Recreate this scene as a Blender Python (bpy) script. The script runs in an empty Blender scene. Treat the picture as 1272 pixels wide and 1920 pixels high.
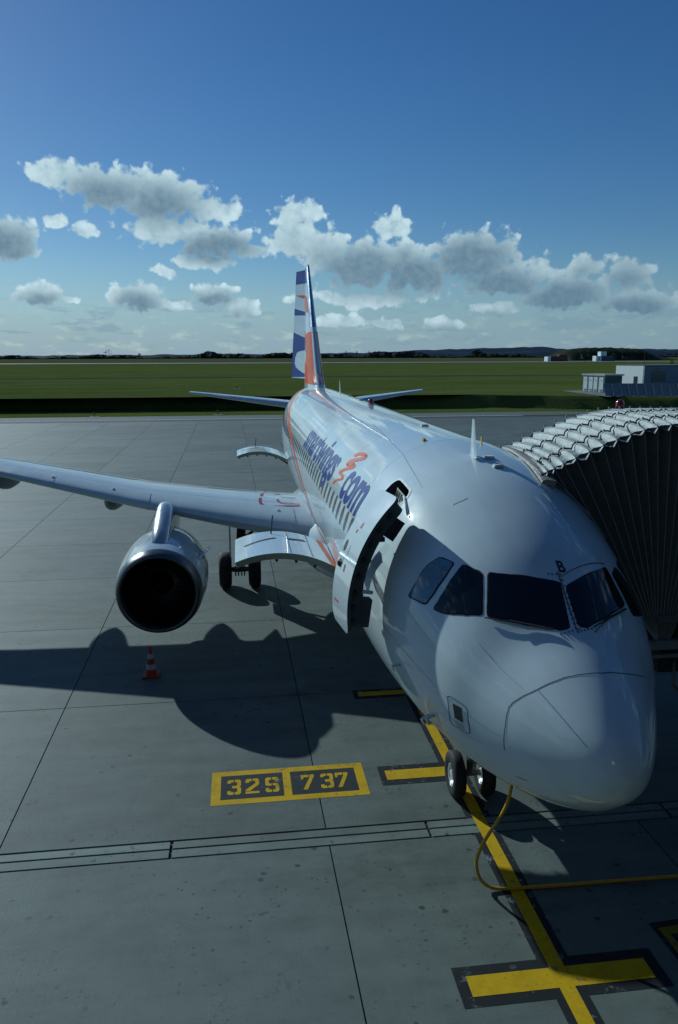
import bpy, bmesh, math, random
import numpy as np
from mathutils import Vector, Matrix
random.seed(7)
R = math.radians
scn = bpy.context.scene

# ------------------------------------------------------------------ camera
cam_d = bpy.data.cameras.new('camera'); cam = bpy.data.objects.new('camera', cam_d)
scn.collection.objects.link(cam); scn.camera = cam
cam_d.sensor_fit = 'VERTICAL'; cam_d.sensor_height = 24.0; cam_d.lens = 1449.73/1920*24.0
cam_d.clip_start = 0.1; cam_d.clip_end = 30000
CAM = Vector((-3.6732, -6.4338, 7.2491)); yaw, pit, rol = .1269, .1985, -.0029
Fv = Vector((math.sin(yaw)*math.cos(pit), math.cos(yaw)*math.cos(pit), -math.sin(pit)))
Rv = Vector((math.cos(yaw), -math.sin(yaw), 0)); Uv = Rv.cross(Fv)
R2 = Rv*math.cos(rol)+Uv*math.sin(rol); U2 = -Rv*math.sin(rol)+Uv*math.cos(rol)
m = Matrix((R2, U2, -Fv)).transposed().to_4x4(); m.translation = CAM
cam.matrix_world = m
scn.render.resolution_x = 678; scn.render.resolution_y = 1024

# ------------------------------------------------------------------ exposure, sun, sky
scn.view_settings.view_transform = 'Standard'; scn.view_settings.look = 'None'
scn.view_settings.gamma = 1.0; scn.view_settings.exposure = -0.85; scn.view_settings.use_curve_mapping = False
scn.view_settings.use_white_balance = True; scn.view_settings.white_balance_temperature = 5500; scn.view_settings.white_balance_tint = -6   # the camera's cool setting
SUN = Vector((-1.04, 1.72, 1.0)).normalized()
SUN_EL = math.asin(SUN.z); SUN_AZ = math.atan2(SUN.x, SUN.y)
sd = bpy.data.lights.new('sun', 'SUN'); sd.energy = 5.0; sd.angle = R(0.53); sd.color = (1.0, .965, .90)
so = bpy.data.objects.new('sun', sd); scn.collection.objects.link(so)
so.rotation_euler = (-SUN).to_track_quat('-Z', 'Y').to_euler(); so.location = (-40, 60, 45)
# outlines on the fuselage as (metres behind nose, degrees from crown)
PANE_FR = [(2.33,29.7),(2.34,29.1),(2.35,28.3),(2.34,27.4),(2.29,24.9),(2.25,22.3),(2.21,19.7),(2.18,17.0),(2.15,14.3),(2.12,11.6),(2.09,8.7),(2.07,5.8),(2.05,2.9),(2.03,-0.2),(2.02,-1.2),(2.01,-1.8),(1.98,-1.7),(1.91,-1.3),(1.85,-0.9),(1.78,-0.5),(1.72,-0.1),(1.66,0.4),(1.6,0.9),(1.53,1.6),(1.5,2.1),(1.49,3.1),(1.48,4.5),(1.48,5.9),(1.48,7.4),(1.48,8.9),(1.5,10.1),(1.53,13.0),(1.56,15.9),(1.59,18.7),(1.62,21.4),(1.65,24.1),(1.69,26.6),(1.73,29.1),(1.77,31.6),(1.82,34.0),(1.86,36.4),(1.91,38.7),(1.93,39.4),(1.95,39.5),(1.97,39.1),(2.03,37.4),(2.08,35.7),(2.14,34.2),(2.2,32.6),(2.26,31.2)]
PANE_FL = [(1.93,-4.9),(1.95,-5.1),(1.98,-5.9),(2.0,-7.2),(2.04,-10.6),(2.09,-14.4),(2.15,-18.1),(2.22,-22.1),(2.29,-26.2),(2.39,-30.9),(2.43,-32.6),(2.44,-33.8),(2.42,-34.4),(2.36,-35.3),(2.3,-36.3),(2.23,-37.3),(2.18,-38.5),(2.13,-39.8),(2.07,-41.1),(2.05,-41.2),(2.01,-40.3),(1.96,-38.6),(1.86,-33.6),(1.78,-29.0),(1.7,-24.6),(1.64,-20.3),(1.58,-15.8),(1.52,-11.5),(1.5,-9.8),(1.5,-8.2),(1.5,-6.8),(1.5,-6.3),(1.51,-5.2),(1.53,-4.5),(1.56,-4.4),(1.62,-4.6),(1.68,-4.7),(1.74,-4.7),(1.81,-4.8),(1.87,-4.8)]
PANE_S1 = [(2.65,39.0),(2.65,38.2),(2.64,37.4),(2.62,36.8),(2.56,35.5),(2.5,34.2),(2.45,32.8),(2.42,32.4),(2.4,32.3),(2.37,32.6),(2.31,34.0),(2.25,35.3),(2.19,36.7),(2.14,38.2),(2.08,39.7),(2.03,41.2),(2.02,41.9),(2.02,42.6),(2.03,43.5),(2.09,46.1),(2.14,48.8),(2.21,51.4),(2.27,54.0),(2.35,56.7),(2.38,57.6),(2.41,58.3),(2.44,58.9),(2.52,60.3),(2.55,60.5),(2.56,60.3),(2.57,59.5),(2.56,56.8),(2.57,54.2),(2.57,51.6),(2.58,49.0),(2.6,46.5),(2.61,43.9),(2.63,41.5)]
PANE_S2 = [(3.03,46.2),(3.02,45.3),(2.99,44.5),(2.97,43.9),(2.89,42.6),(2.82,41.4),(2.79,41.0),(2.78,41.2),(2.76,41.8),(2.74,44.4),(2.72,47.1),(2.71,49.8),(2.71,52.6),(2.7,55.3),(2.7,58.2),(2.71,61.1),(2.72,62.0),(2.74,62.8),(2.77,63.4),(2.85,64.4),(2.95,65.5),(3.04,66.6),(3.08,66.9),(3.1,66.6),(3.1,65.8),(3.09,63.3),(3.08,60.7),(3.07,58.2),(3.08,55.7),(3.08,53.3),(3.08,52.4),(3.08,51.4),(3.07,50.5),(3.05,48.4)]
SQUIG = [(8.93,44.8),(8.85,44.1),(8.79,43.4),(8.73,42.8),(8.65,42.3),(8.54,41.9),(8.41,41.4),(8.31,41.1),(8.3,41.1),(8.36,40.9),(8.36,40.9),(8.35,41.4),(8.38,42.0),(8.48,42.9),(8.65,44.2),(8.85,45.6),(9.01,47.0),(9.1,48.3),(9.14,49.6),(9.15,50.7),(8.99,51.8),(8.77,51.0),(8.65,50.1),(8.54,49.1),(8.49,48.8),(8.51,48.8),(8.51,48.8),(8.51,48.8),(8.51,49.1),(8.61,50.1),(8.79,51.5),(9.01,53.2),(9.18,54.6),(9.27,55.6),(9.32,56.5),(9.33,57.2),(9.27,57.9),(9.13,58.1),(9.0,57.9),(8.9,57.8),(8.86,57.8),(8.83,57.9),(8.8,58.2),(8.78,58.5),(8.79,58.7),(8.84,59.2),(8.97,59.9),(9.12,60.8),(9.24,61.7),(9.32,62.7),(9.36,63.5),(9.39,64.3),(9.42,65.0),(9.21,64.7),(9.17,63.9),(9.14,63.2),(9.11,62.5),(9.06,62.0),(8.97,61.3),(8.83,60.5),(8.69,59.7),(8.59,58.9),(8.55,58.0),(8.58,57.4),(8.63,56.9),(8.72,56.5),(8.84,56.4),(8.98,56.6),(9.05,56.7),(9.05,56.7),(9.04,56.6),(9.04,56.3),(9.01,55.8),(8.94,55.1),(8.79,53.9),(8.58,52.3),(8.38,50.8),(8.26,49.5),(8.23,48.5),(8.32,47.6),(8.46,47.3),(8.64,47.4),(8.78,48.2),(8.91,49.2),(9.01,50.1),(8.93,50.0),(8.82,50.4),(8.81,49.7),(8.77,48.7),(8.7,47.8),(8.58,46.7),(8.39,45.4),(8.2,44.0),(8.08,42.9),(8.03,41.8),(8.04,40.8),(8.1,39.9),(8.29,39.2),(8.47,39.3),(8.63,39.7),(8.77,40.3),(8.9,41.0),(8.99,41.8),(9.05,42.6),(9.1,43.4),(9.15,44.2)]
RADOME = [(1.35,137.1),(1.21,126.5),(1.16,118.9),(1.13,112.8),(1.11,107.4),(1.11,102.9),(1.11,99.1),(1.11,95.2),(1.11,91.1),(1.11,86.4),(1.11,81.5),(1.12,76.8),(1.13,73.1),(1.13,70.4),(1.14,68.4),(1.13,66.5),(1.12,63.7),(1.09,59.9),(1.06,55.3),(1.02,50.3),(0.99,45.2),(0.97,40.1),(0.95,34.9),(0.93,29.4),(0.92,23.8),(0.9,18.0),(0.89,11.9),(0.88,5.6),(0.88,-0.8),(0.88,-7.2),(0.9,-13.7),(0.92,-20.5),(0.95,-27.0),(0.99,-33.0),(1.04,-39.0),(1.1,-45.3),(1.19,-52.5)]
RST1 = [(0.99,45.2),(0.93,45.5),(0.86,45.9),(0.8,46.3),(0.74,46.8),(0.68,47.3),(0.62,47.9),(0.57,48.4),(0.53,49.0),(0.48,49.6),(0.43,50.4),(0.39,51.2),(0.34,52.1),(0.3,53.1)]
RST2 = [(1.1,90.8),(1.04,90.9),(0.98,91.0),(0.91,91.1),(0.85,91.4),(0.8,91.8),(0.74,92.2),(0.68,92.7),(0.63,93.4)]
RST3 = [(0.88,-0.8),(0.82,-0.7),(0.76,-0.5),(0.71,-0.5)]
BLST = [(1.84,107.3),(1.75,106.2),(1.66,105.3),(1.58,104.6),(1.5,104.0),(1.41,103.4),(1.34,103.2),(1.26,103.0),(1.19,103.0),(1.11,103.0)]
PANELRIM = [(1.92,90.5),(1.92,89.1),(1.9,88.2),(1.87,87.7),(1.81,87.1),(1.75,86.6),(1.69,86.1),(1.66,86.0),(1.64,86.5),(1.62,87.7),(1.61,90.5),(1.61,93.5),(1.6,96.5),(1.6,100.0),(1.6,101.5),(1.63,102.8),(1.66,103.3),(1.73,103.8),(1.79,104.3),(1.87,105.1),(1.9,105.1),(1.92,104.1),(1.92,102.4),(1.91,99.2),(1.91,96.1),(1.91,93.2)]
PANELIN = [(1.84,90.4),(1.77,89.4),(1.7,88.8),(1.7,91.6),(1.69,94.4),(1.69,97.6),(1.75,98.1),(1.82,98.6),(1.82,95.7),(1.83,92.9)]
SLOT = [(1.07,120.9),(0.99,120.8),(0.91,120.6)]
DECALR = [(1.86,100.6),(1.79,99.9),(1.72,99.3),(1.66,98.9),(1.66,102.5),(1.72,102.9),(1.79,103.5),(1.86,104.2)]
LINEA = [(10.93,19.9),(10.1,21.4),(9.36,22.8),(8.68,24.1),(8.06,25.2),(7.5,26.2),(6.97,27.2),(6.49,28.0),(6.09,29.3),(5.77,30.2),(5.49,31.0),(5.22,31.7),(4.97,32.3),(4.76,32.8),(4.56,33.2)]
LINEB = [(5.15,27.8),(4.95,27.6),(4.76,27.4),(4.59,27.1),(4.44,26.7),(4.27,26.8),(4.1,26.9),(3.96,27.0),(3.82,26.9),(3.69,26.8)]
LINEC = [(3.69,26.8),(3.69,24.5),(3.68,22.0),(3.69,19.6)]
WIPER_R = [(1.93,41.5),(1.88,39.1),(1.83,36.7),(1.78,34.3),(1.74,31.7),(1.7,29.2),(1.66,26.6),(1.62,23.9),(1.58,21.1),(1.54,18.3),(1.51,15.4),(1.47,12.5)]
WIPER_L = [(1.48,-12.9),(1.54,-17.3),(1.6,-21.7),(1.67,-25.9),(1.74,-30.3),(1.83,-35.0),(1.93,-39.9)]
BLET = [(2.29,-3.6),(2.3,-5.8),(2.3,-8.1),(2.23,-6.8),(2.16,-5.6),(2.16,-3.8),(2.15,-2.1),(2.22,-2.8)]
STREAK = [(6.28,35.7),(5.99,34.3),(5.74,32.8),(5.51,31.4),(5.3,29.9),(5.05,29.1),(4.83,28.1),(4.63,27.1),(4.45,26.0),(4.29,24.9),(4.13,23.8),(3.99,22.6),(3.86,21.3),(3.74,20.0),(3.63,18.6),(3.52,17.2),(3.42,15.8),(3.33,14.3),(3.24,12.8),(3.15,11.2),(3.07,9.6),(2.99,8.0),(2.92,6.3),(2.86,4.5),(2.79,2.7),(2.73,0.9)]
CLOUDS = [(-11.45,11.7,2.27,0.89,0.2),(-8.29,11.08,3.34,1.41,0.75),(-5.0,10.5,3.58,1.65,0.8),(-1.42,9.83,2.18,0.95,0.1),(-4.2,8.5,3.28,0.95,0.3),(-1.12,7.88,3.03,1.18,0.95),(1.08,7.28,1.34,0.67,0.3),(-2.28,6.53,2.04,0.52,0.05),(-14.95,7.74,2.0,1.45,0.9),(-11.83,8.78,0.94,0.42,0.1),(-10.0,8.3,0.92,0.5,0.1),(-5.04,5.77,0.96,0.44,0.0),(-13.16,4.2,1.71,0.78,0.7),(-11.4,3.82,0.72,0.29,0.2),(-6.68,4.11,2.07,1.11,0.8),(-4.68,3.49,1.64,0.49,0.6),(-1.54,4.39,1.88,0.75,0.8),(0.31,3.42,1.44,0.76,0.5),(4.49,9.74,1.77,0.96,0.2),(4.28,8.18,1.86,1.56,0.35),(6.34,7.3,2.32,1.57,0.5),(8.99,6.4,3.46,1.81,0.95),(12.58,6.01,3.38,1.58,0.95),(11.15,8.89,1.41,0.96,0.1),(12.07,7.26,1.34,0.82,0.6),(16.83,6.9,3.11,1.78,0.95),(18.72,5.37,3.11,1.19,0.95),(21.4,5.83,1.02,1.02,0.15),(23.07,4.38,3.11,1.24,0.95),(24.31,5.91,1.37,0.79,0.45),(27.06,5.47,1.49,1.0,0.6),(27.93,3.56,2.57,1.0,0.85),(18.8,3.22,1.5,0.45,0.6),(17.5,3.31,1.13,0.38,0.1),(14.72,2.35,1.9,0.46,0.5),(10.53,2.37,1.92,0.38,0.4),(4.41,4.05,1.14,0.38,0.2),(7.46,2.57,2.3,0.54,0.3),(9.38,4.04,4.57,0.53,0.15)]
SKYS, DUST, OZONE = .10, .2, 3.0
CL_LIT1, CL_LIT2, CL_DK1, CL_DK2, CL_LOW1, CL_LOW2 = (.82, .94, 1.0), (1.35, 1.42, 1.42), (.22, .32, .43), (.38, .49, .58), (.50, .62, .70), (.88, .96, .98)
CL_HAZE = (.50, .62, .80)
CONC = (.116, .137, .125)
world = bpy.data.worlds.new('World'); scn.world = world; world.use_nodes = True
wn, wl = world.node_tree.nodes, world.node_tree.links
wn.clear()
class NB:
    """tiny helper for building math node chains"""
    def __init__(s, nt): s.nt = nt; s.n = nt.nodes; s.l = nt.links
    def put(s, sock, v):
        if isinstance(v, bpy.types.NodeSocket): s.l.new(v, sock)
        else: sock.default_value = v
    def m(s, op, a, b=0.0, c=0.0, clamp=False):
        n = s.n.new('ShaderNodeMath'); n.operation = op; n.use_clamp = clamp
        s.put(n.inputs[0], a); s.put(n.inputs[1], b); s.put(n.inputs[2], c); return n.outputs[0]
    def v(s, op, a, b=(0, 0, 0)):
        n = s.n.new('ShaderNodeVectorMath'); n.operation = op
        s.put(n.inputs[0], a); s.put(n.inputs[1], b)
        return n.outputs['Value'] if op in ('LENGTH', 'DOT_PRODUCT', 'DISTANCE') else n.outputs[0]
    def xyz(s, x, y, z=0.0):
        n = s.n.new('ShaderNodeCombineXYZ'); s.put(n.inputs[0], x); s.put(n.inputs[1], y); s.put(n.inputs[2], z); return n.outputs[0]
    def sep(s, v):
        n = s.n.new('ShaderNodeSeparateXYZ'); s.put(n.inputs[0], v); return n.outputs
    def noise(s, vec, scale, detail=4, rough=.5, lac=2.0, dist=0.0, col=False):
        n = s.n.new('ShaderNodeTexNoise'); s.put(n.inputs['Vector'], vec); n.inputs['Scale'].default_value = scale
        n.inputs['Detail'].default_value = detail; n.inputs['Roughness'].default_value = rough
        n.inputs['Lacunarity'].default_value = lac; n.inputs['Distortion'].default_value = dist
        return n.outputs['Color' if col else 'Fac']
    def voro(s, vec, scale, feature='F1', rand=1.0):
        n = s.n.new('ShaderNodeTexVoronoi'); s.put(n.inputs['Vector'], vec); n.inputs['Scale'].default_value = scale
        n.feature = feature; n.inputs['Randomness'].default_value = rand; return n.outputs['Distance']
    def rng(s, v, a, b, c=0.0, d=1.0, smooth=False):
        n = s.n.new('ShaderNodeMapRange'); n.interpolation_type = 'SMOOTHSTEP' if smooth else 'LINEAR'
        s.put(n.inputs['Value'], v)
        for k, q in zip(('From Min', 'From Max', 'To Min', 'To Max'), (a, b, c, d)): s.put(n.inputs[k], q)
        return n.outputs[0]
    def mix(s, f, a, b, mode='MIX'):
        n = s.n.new('ShaderNodeMix'); n.data_type = 'RGBA'; n.blend_type = mode
        s.put(n.inputs[0], f); s.put(n.inputs[6], a if isinstance(a, bpy.types.NodeSocket) else (*a, 1)); s.put(n.inputs[7], b if isinstance(b, bpy.types.NodeSocket) else (*b, 1))
        return n.outputs[2]
# clouds: centre azimuth / elevation and radii in degrees, and how thick the cloud is
cf = bpy.data.node_groups.new('cumulus_field', 'ShaderNodeTree')
cf.interface.new_socket('P', in_out='INPUT', socket_type='NodeSocketVector')
cf.interface.new_socket('Thin', in_out='OUTPUT', socket_type='NodeSocketFloat')
cf.interface.new_socket('Thick', in_out='OUTPUT', socket_type='NodeSocketFloat')
gi = cf.nodes.new('NodeGroupInput'); go = cf.nodes.new('NodeGroupOutput'); g_ = NB(cf)
acc = None; acc2 = None
for (az, el, ra, re, dk) in CLOUDS:
    q = g_.v('MULTIPLY', g_.v('SUBTRACT', gi.outputs[0], (az, el, 0)), (1/ra, 1/re, 0))
    f = g_.m('SUBTRACT', 1.0, g_.v('LENGTH', q))
    # thick clouds sit on a flatter base and are deeper
    h = g_.m('MULTIPLY', g_.m('MULTIPLY_ADD', f, .75, .35), dk)
    if acc is None: acc, acc2 = f, h
    else:
        acc = g_.m('SMOOTH_MAX', acc, f, .18); acc2 = g_.m('SMOOTH_MAX', acc2, h, .15)
cf.links.new(acc, go.inputs[0]); cf.links.new(acc2, go.inputs[1])

w_ = NB(world.node_tree)
tc = wn.new('ShaderNodeTexCoord')
D = w_.v('NORMALIZE', tc.outputs['Generated']); dx, dy, dz = w_.sep(D)
az = w_.m('MULTIPLY', w_.m('ARCTAN2', dx, dy), 57.29578); el = w_.m('MULTIPLY', w_.m('ARCSINE', dz), 57.29578)
P = w_.xyz(az, el)
wv = w_.v('SUBTRACT', w_.noise(P, .55, 3, .5, col=True), (.5, .5, .5))
Pw = w_.v('ADD', P, w_.v('MULTIPLY', wv, (1.6, .95, 0)))
fbm = w_.noise(P, 1.0, 8, .55)
bil = w_.voro(w_.v('ADD', P, w_.v('MULTIPLY', w_.noise(P, 1.6, 4, .6, col=True), (.5, .5, 0))), 1.5, 'SMOOTH_F1')
def field(offset):
    n = wn.new('ShaderNodeGroup'); n.node_tree = cf; w_.put(n.inputs[0], w_.v('ADD', Pw, offset)); return n.outputs
A = field((0, 0, 0)); B = field((.16, .48, 0))
tex = w_.m('ADD', w_.m('MULTIPLY', w_.m('SUBTRACT', fbm, .5), 1.75), w_.m('MULTIPLY', w_.m('SUBTRACT', .42, bil), .75))
dens = w_.rng(w_.m('ADD', A[0], tex), -.10, .26, smooth=True)
# sheet of low broken cloud towards the horizon
Ps = w_.xyz(w_.m('MULTIPLY', az, .22), w_.m('MULTIPLY', el, 1.0))
low = w_.noise(w_.v('ADD', Ps, (3.7, 1.3, 0)), .95, 8, .60, dist=.25)
low2 = w_.noise(w_.v('ADD', w_.xyz(w_.m('MULTIPLY', az, .55), w_.m('MULTIPLY', el, 1.35)), (9.1, 4.2, 0)), 1.05, 7, .58)
lowm = w_.m('MULTIPLY', w_.rng(el, 5.6, 2.4, smooth=True), w_.rng(el, -.5, .6))
lowd = w_.m('MULTIPLY', w_.m('MAXIMUM', w_.rng(low, .42, .60, smooth=True), w_.m('MULTIPLY', w_.rng(low2, .50, .64, smooth=True), .85)), w_.m('MULTIPLY', lowm, .88))
haze_v = w_.rng(el, 7.0, -.5, 0, .86, True)
lowd = w_.m('MAXIMUM', lowd, haze_v)
# outside the photograph's field the same kind of fair-weather cloud goes on
faraz = w_.rng(w_.m('ABSOLUTE', w_.m('SUBTRACT', az, 7.3)), 24, 34, smooth=True)
gen = w_.noise(w_.v('MULTIPLY', P, (.16, .34, 0)), 1.0, 7, .58)
gend = w_.m('MULTIPLY', w_.rng(gen, .54, .64, smooth=True), w_.m('MULTIPLY', faraz, w_.m('MULTIPLY', w_.rng(el, 2, 6), w_.rng(el, 50, 24))))
# light: thin edges glow, deep parts above the flat base go grey
thick = w_.m('ADD', B[1], w_.m('MULTIPLY', tex, .30))
dark = w_.rng(thick, .02, .78, smooth=True)
lit = w_.mix(w_.rng(w_.m('ADD', fbm, w_.m('MULTIPLY', bil, -.35)), .22, .52), CL_LIT1, CL_LIT2)
ccol = w_.mix(w_.m('MULTIPLY', dark, .90), lit, w_.mix(w_.rng(w_.noise(P, 1.9, 5, .6), .3, .7), CL_DK1, CL_DK2))
ccol = w_.mix(w_.m('MULTIPLY', w_.rng(w_.m('SUBTRACT', az, w_.m('MULTIPLY', el, 1.0)), 2, 22), .42), ccol, (.17, .28, .40))
lbody = w_.m('MULTIPLY', w_.m('MAXIMUM', w_.rng(low, .46, .66, smooth=True), w_.rng(low2, .50, .64, smooth=True)), lowm)
lcol = w_.mix(w_.m('MULTIPLY', lbody, .9), CL_HAZE, w_.mix(w_.rng(low2, .50, .72), CL_LOW1, CL_LOW2))
lcol = w_.mix(w_.rng(az, 0, 30, 0, .38), lcol, (.30, .42, .52))
sky = wn.new('ShaderNodeTexSky'); sky.sky_type = 'NISHITA'; sky.sun_disc = False
sky.sun_elevation = SUN_EL; sky.sun_rotation = SUN_AZ
sky.altitude = 350; sky.air_density = 1.0; sky.dust_density = DUST; sky.ozone_density = OZONE
bgs = wn.new('ShaderNodeBackground'); bgs.inputs[1].default_value = SKYS
hs = wn.new('ShaderNodeHueSaturation'); hs.inputs['Saturation'].default_value = 1.22; hs.inputs['Hue'].default_value = .512; wl.new(sky.outputs[0], hs.inputs['Color']); wl.new(hs.outputs[0], bgs.inputs[0])
bgl = wn.new('ShaderNodeBackground'); wl.new(lcol, bgl.inputs[0])
bgc = wn.new('ShaderNodeBackground'); wl.new(ccol, bgc.inputs[0])
m1 = wn.new('ShaderNodeMixShader'); m2 = wn.new('ShaderNodeMixShader')
w_.put(m1.inputs[0], lowd); wl.new(bgs.outputs[0], m1.inputs[1]); wl.new(bgl.outputs[0], m1.inputs[2])
w_.put(m2.inputs[0], w_.m('MAXIMUM', w_.m('MULTIPLY', dens, .97), gend)); wl.new(m1.outputs[0], m2.inputs[1]); wl.new(bgc.outputs[0], m2.inputs[2])
wo = wn.new('ShaderNodeOutputWorld'); wl.new(m2.outputs[0], wo.inputs[0])
world.cycles.sampling_method = 'MANUAL'; world.cycles.sample_map_resolution = 512

# ------------------------------------------------------------------ materials
MATS = {}
def newmat(name):
    m_ = bpy.data.materials.new(name); m_.use_nodes = True
    b = m_.node_tree.nodes['Principled BSDF']; MATS[name] = m_
    return m_, NB(m_.node_tree), b
def pos(nb): return nb.n.new('ShaderNodeNewGeometry').outputs['Position']
def objc(nb): return nb.n.new('ShaderNodeTexCoord').outputs['Object']
def rnd(nb): return nb.n.new('ShaderNodeObjectInfo').outputs['Random']
def bump(nb, b, h, strength, dist=.01):
    n = nb.n.new('ShaderNodeBump'); n.inputs['Strength'].default_value = strength; n.inputs['Distance'].default_value = dist
    nb.put(n.inputs['Height'], h); nb.l.new(n.outputs[0], b.inputs['Normal'])
def plain(name, col, rough=.5, metal=0., vary=.15, scale=6., bmp=0., spec=.5, coat=0.):
    m_, nb, b = newmat(name); p = objc(nb)
    f = nb.noise(p, scale, 5, .6)
    lo = tuple(c*(1-vary) for c in col); hi = tuple(min(1, c*(1+vary)) for c in col)
    nb.put(b.inputs['Base Color'], nb.mix(nb.rng(f, .3, .7), lo, hi))
    b.inputs['Roughness'].default_value = rough; b.inputs['Metallic'].default_value = metal
    b.inputs['Specular IOR Level'].default_value = spec; b.inputs['Coat Weight'].default_value = coat; b.inputs['Coat Roughness'].default_value = .05
    nb.put(b.inputs['Roughness'], nb.rng(nb.noise(p, scale*2.3, 4), .3, .7, rough*.8, min(1, rough*1.2)))
    if bmp: bump(nb, b, nb.noise(p, scale*8, 4), bmp, .005)
    return m_
# apron concrete: tint differs a little from slab to slab, brushed finish, oil spots, tyre smears
def concrete(name, base, slabvar=True):
    m_, nb, b = newmat(name); p = pos(nb)
    big = nb.noise(p, .45, 5, .62); mid = nb.noise(nb.v('ADD', p, (7, 3, 0)), 2.3, 6, .65); fine = nb.noise(p, 26, 5, .7)
    smear = nb.noise(nb.v('MULTIPLY', p, (.16, 1.25, 1)), 1.5, 6, .62)
    brush = nb.noise(nb.v('MULTIPLY', p, (30, 1.2, 1)), 1.0, 3, .6)
    sx, sy, sz = nb.sep(p)
    val = nb.m('ADD', nb.m('MULTIPLY', nb.m('SUBTRACT', big, .5), .60), nb.m('MULTIPLY', nb.m('SUBTRACT', mid, .5), .62))
    val = nb.m('ADD', val, nb.m('MULTIPLY', nb.m('SUBTRACT', smear, .5), .75))
    val = nb.m('ADD', val, nb.m('MULTIPLY', nb.m('SUBTRACT', fine, .5), .45))
    val = nb.m('ADD', val, nb.m('MULTIPLY', nb.m('SUBTRACT', brush, .5), .13))
    if slabvar: val = nb.m('ADD', val, nb.m('MULTIPLY', nb.m('SUBTRACT', rnd(nb), .5), .30))
    val = nb.m('ADD', val, 1.0)
    patchy = nb.rng(nb.noise(nb.v('MULTIPLY', nb.v('ADD', p, (13, 5, 0)), (.5, 1.0, 1)), .55, 7, .68, dist=.5), .50, .70, 0, .30, True)
    val = nb.m('SUBTRACT', val, patchy)
    crack = nb.rng(nb.m('ABSOLUTE', nb.m('SUBTRACT', nb.noise(nb.v('ADD', p, (4, 9, 0)), .35, 6, .6), .5)), .0016, .0004)
    # sparse oil drops, in clusters
    warp = nb.v('ADD', p, nb.v('MULTIPLY', nb.noise(p, 9, 3, .6, col=True), (.09, .09, 0)))
    vd = nb.voro(warp, 3.1); vd2 = nb.voro(nb.v('ADD', warp, (3.3, 8.1, 0)), 6.5)
    clus = nb.rng(nb.noise(nb.v('ADD', p, (20, 11, 0)), .7, 3), .46, .60, smooth=True)
    clus2 = nb.rng(nb.noise(nb.v('ADD', p, (2, 31, 0)), .55, 3), .44, .60, smooth=True)
    spot = nb.m('MULTIPLY', nb.rng(vd, .17, .09, smooth=True), clus)
    spot2 = nb.m('MULTIPLY', nb.rng(vd2, .17, .10, smooth=True), clus2)
    scuff = nb.m('MULTIPLY', nb.rng(nb.noise(nb.v('MULTIPLY', p, (1.6, 3.4, 1)), 2.2, 8, .75), .585, .68, smooth=True), nb.m('ADD', clus2, .22))
    white = nb.rng(nb.voro(nb.v('ADD', p, (1.7, .4, 0)), 5.5), .020, .012)
    stain = nb.m('MAXIMUM', nb.m('MAXIMUM', nb.m('MULTIPLY', crack, .45), nb.m('MULTIPLY', spot, .85)), nb.m('MAXIMUM', nb.m('MULTIPLY', spot2, .75), nb.m('MULTIPLY', scuff, .7)))
    col = nb.mix(nb.rng(nb.noise(p, .12, 4), .35, .65), base, tuple(c*k for c, k in zip(base, (.92, .98, 1.03))))
    colv = nb.v('MULTIPLY', col, nb.xyz(val, val, val))
    c2 = nb.mix(stain, colv, tuple(c*.26 for c in base)); c3 = nb.mix(nb.m('MULTIPLY', white, .35), c2, (.5, .5, .48))
    nb.put(b.inputs['Base Color'], c3); nb.put(b.inputs['Roughness'], nb.rng(fine, .3, .7, .64, .74)); b.inputs['Specular IOR Level'].default_value = .38
    bump(nb, b, nb.m('ADD', fine, nb.m('MULTIPLY', brush, .6)), .35, .004)
    return m_
concrete('concrete', CONC); concrete('kerb_concrete', tuple(c*1.45 for c in CONC))
plain('joint', (.035, .038, .038), .9, vary=.3); plain('asphalt', (.105, .115, .115), .85, vary=.2, scale=1.2, bmp=.2)
plain('steel_grate', (.05, .055, .055), .6, .5)
# worn paint
def paint(name, col, wear, wearcol, lo=.585):
    m_, nb, b = newmat(name); p = pos(nb)
    n1 = nb.noise(p, 5.5, 8, .72); n2 = nb.noise(nb.v('MULTIPLY', p, (1, 1, 1)), 1.4, 4)
    chip = nb.m('MULTIPLY', nb.rng(n1, lo, lo+.03), nb.rng(n2, .46, .60))
    dirt = nb.rng(nb.noise(p, 3.1, 7, .7), .42, .72)
    c = nb.mix(nb.m('MULTIPLY', dirt, .42), col, tuple(x*.40 for x in col))
    c = nb.mix(nb.m('MULTIPLY', nb.rng(nb.noise(p, 17, 5, .7), .60, .66), .5), c, tuple(x*.25 for x in col))
    c = nb.mix(nb.m('MULTIPLY', chip, wear), c, wearcol)
    nb.put(b.inputs['Base Color'], c); b.inputs['Roughness'].default_value = .75; b.inputs['Specular IOR Level'].default_value = .18
    bump(nb, b, nb.noise(p, 40, 4), .25, .003)
    return m_
paint('yellow_paint', (.64, .41, .004), .75, (.12, .12, .09), .56); paint('black_paint', (.022, .026, .03), .9, (.24, .26, .26), .56); paint('sign_black', (.035, .042, .048), .55, (.2, .22, .2))
paint('shade_worn_yellow', (.26, .19, .015), .8, (.05, .05, .05), .50); paint('faded_yellow', (.48, .40, .05), .3, (.2, .2, .15))  # lead-in yellow is darkened to stand for shade, with wear on top
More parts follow.
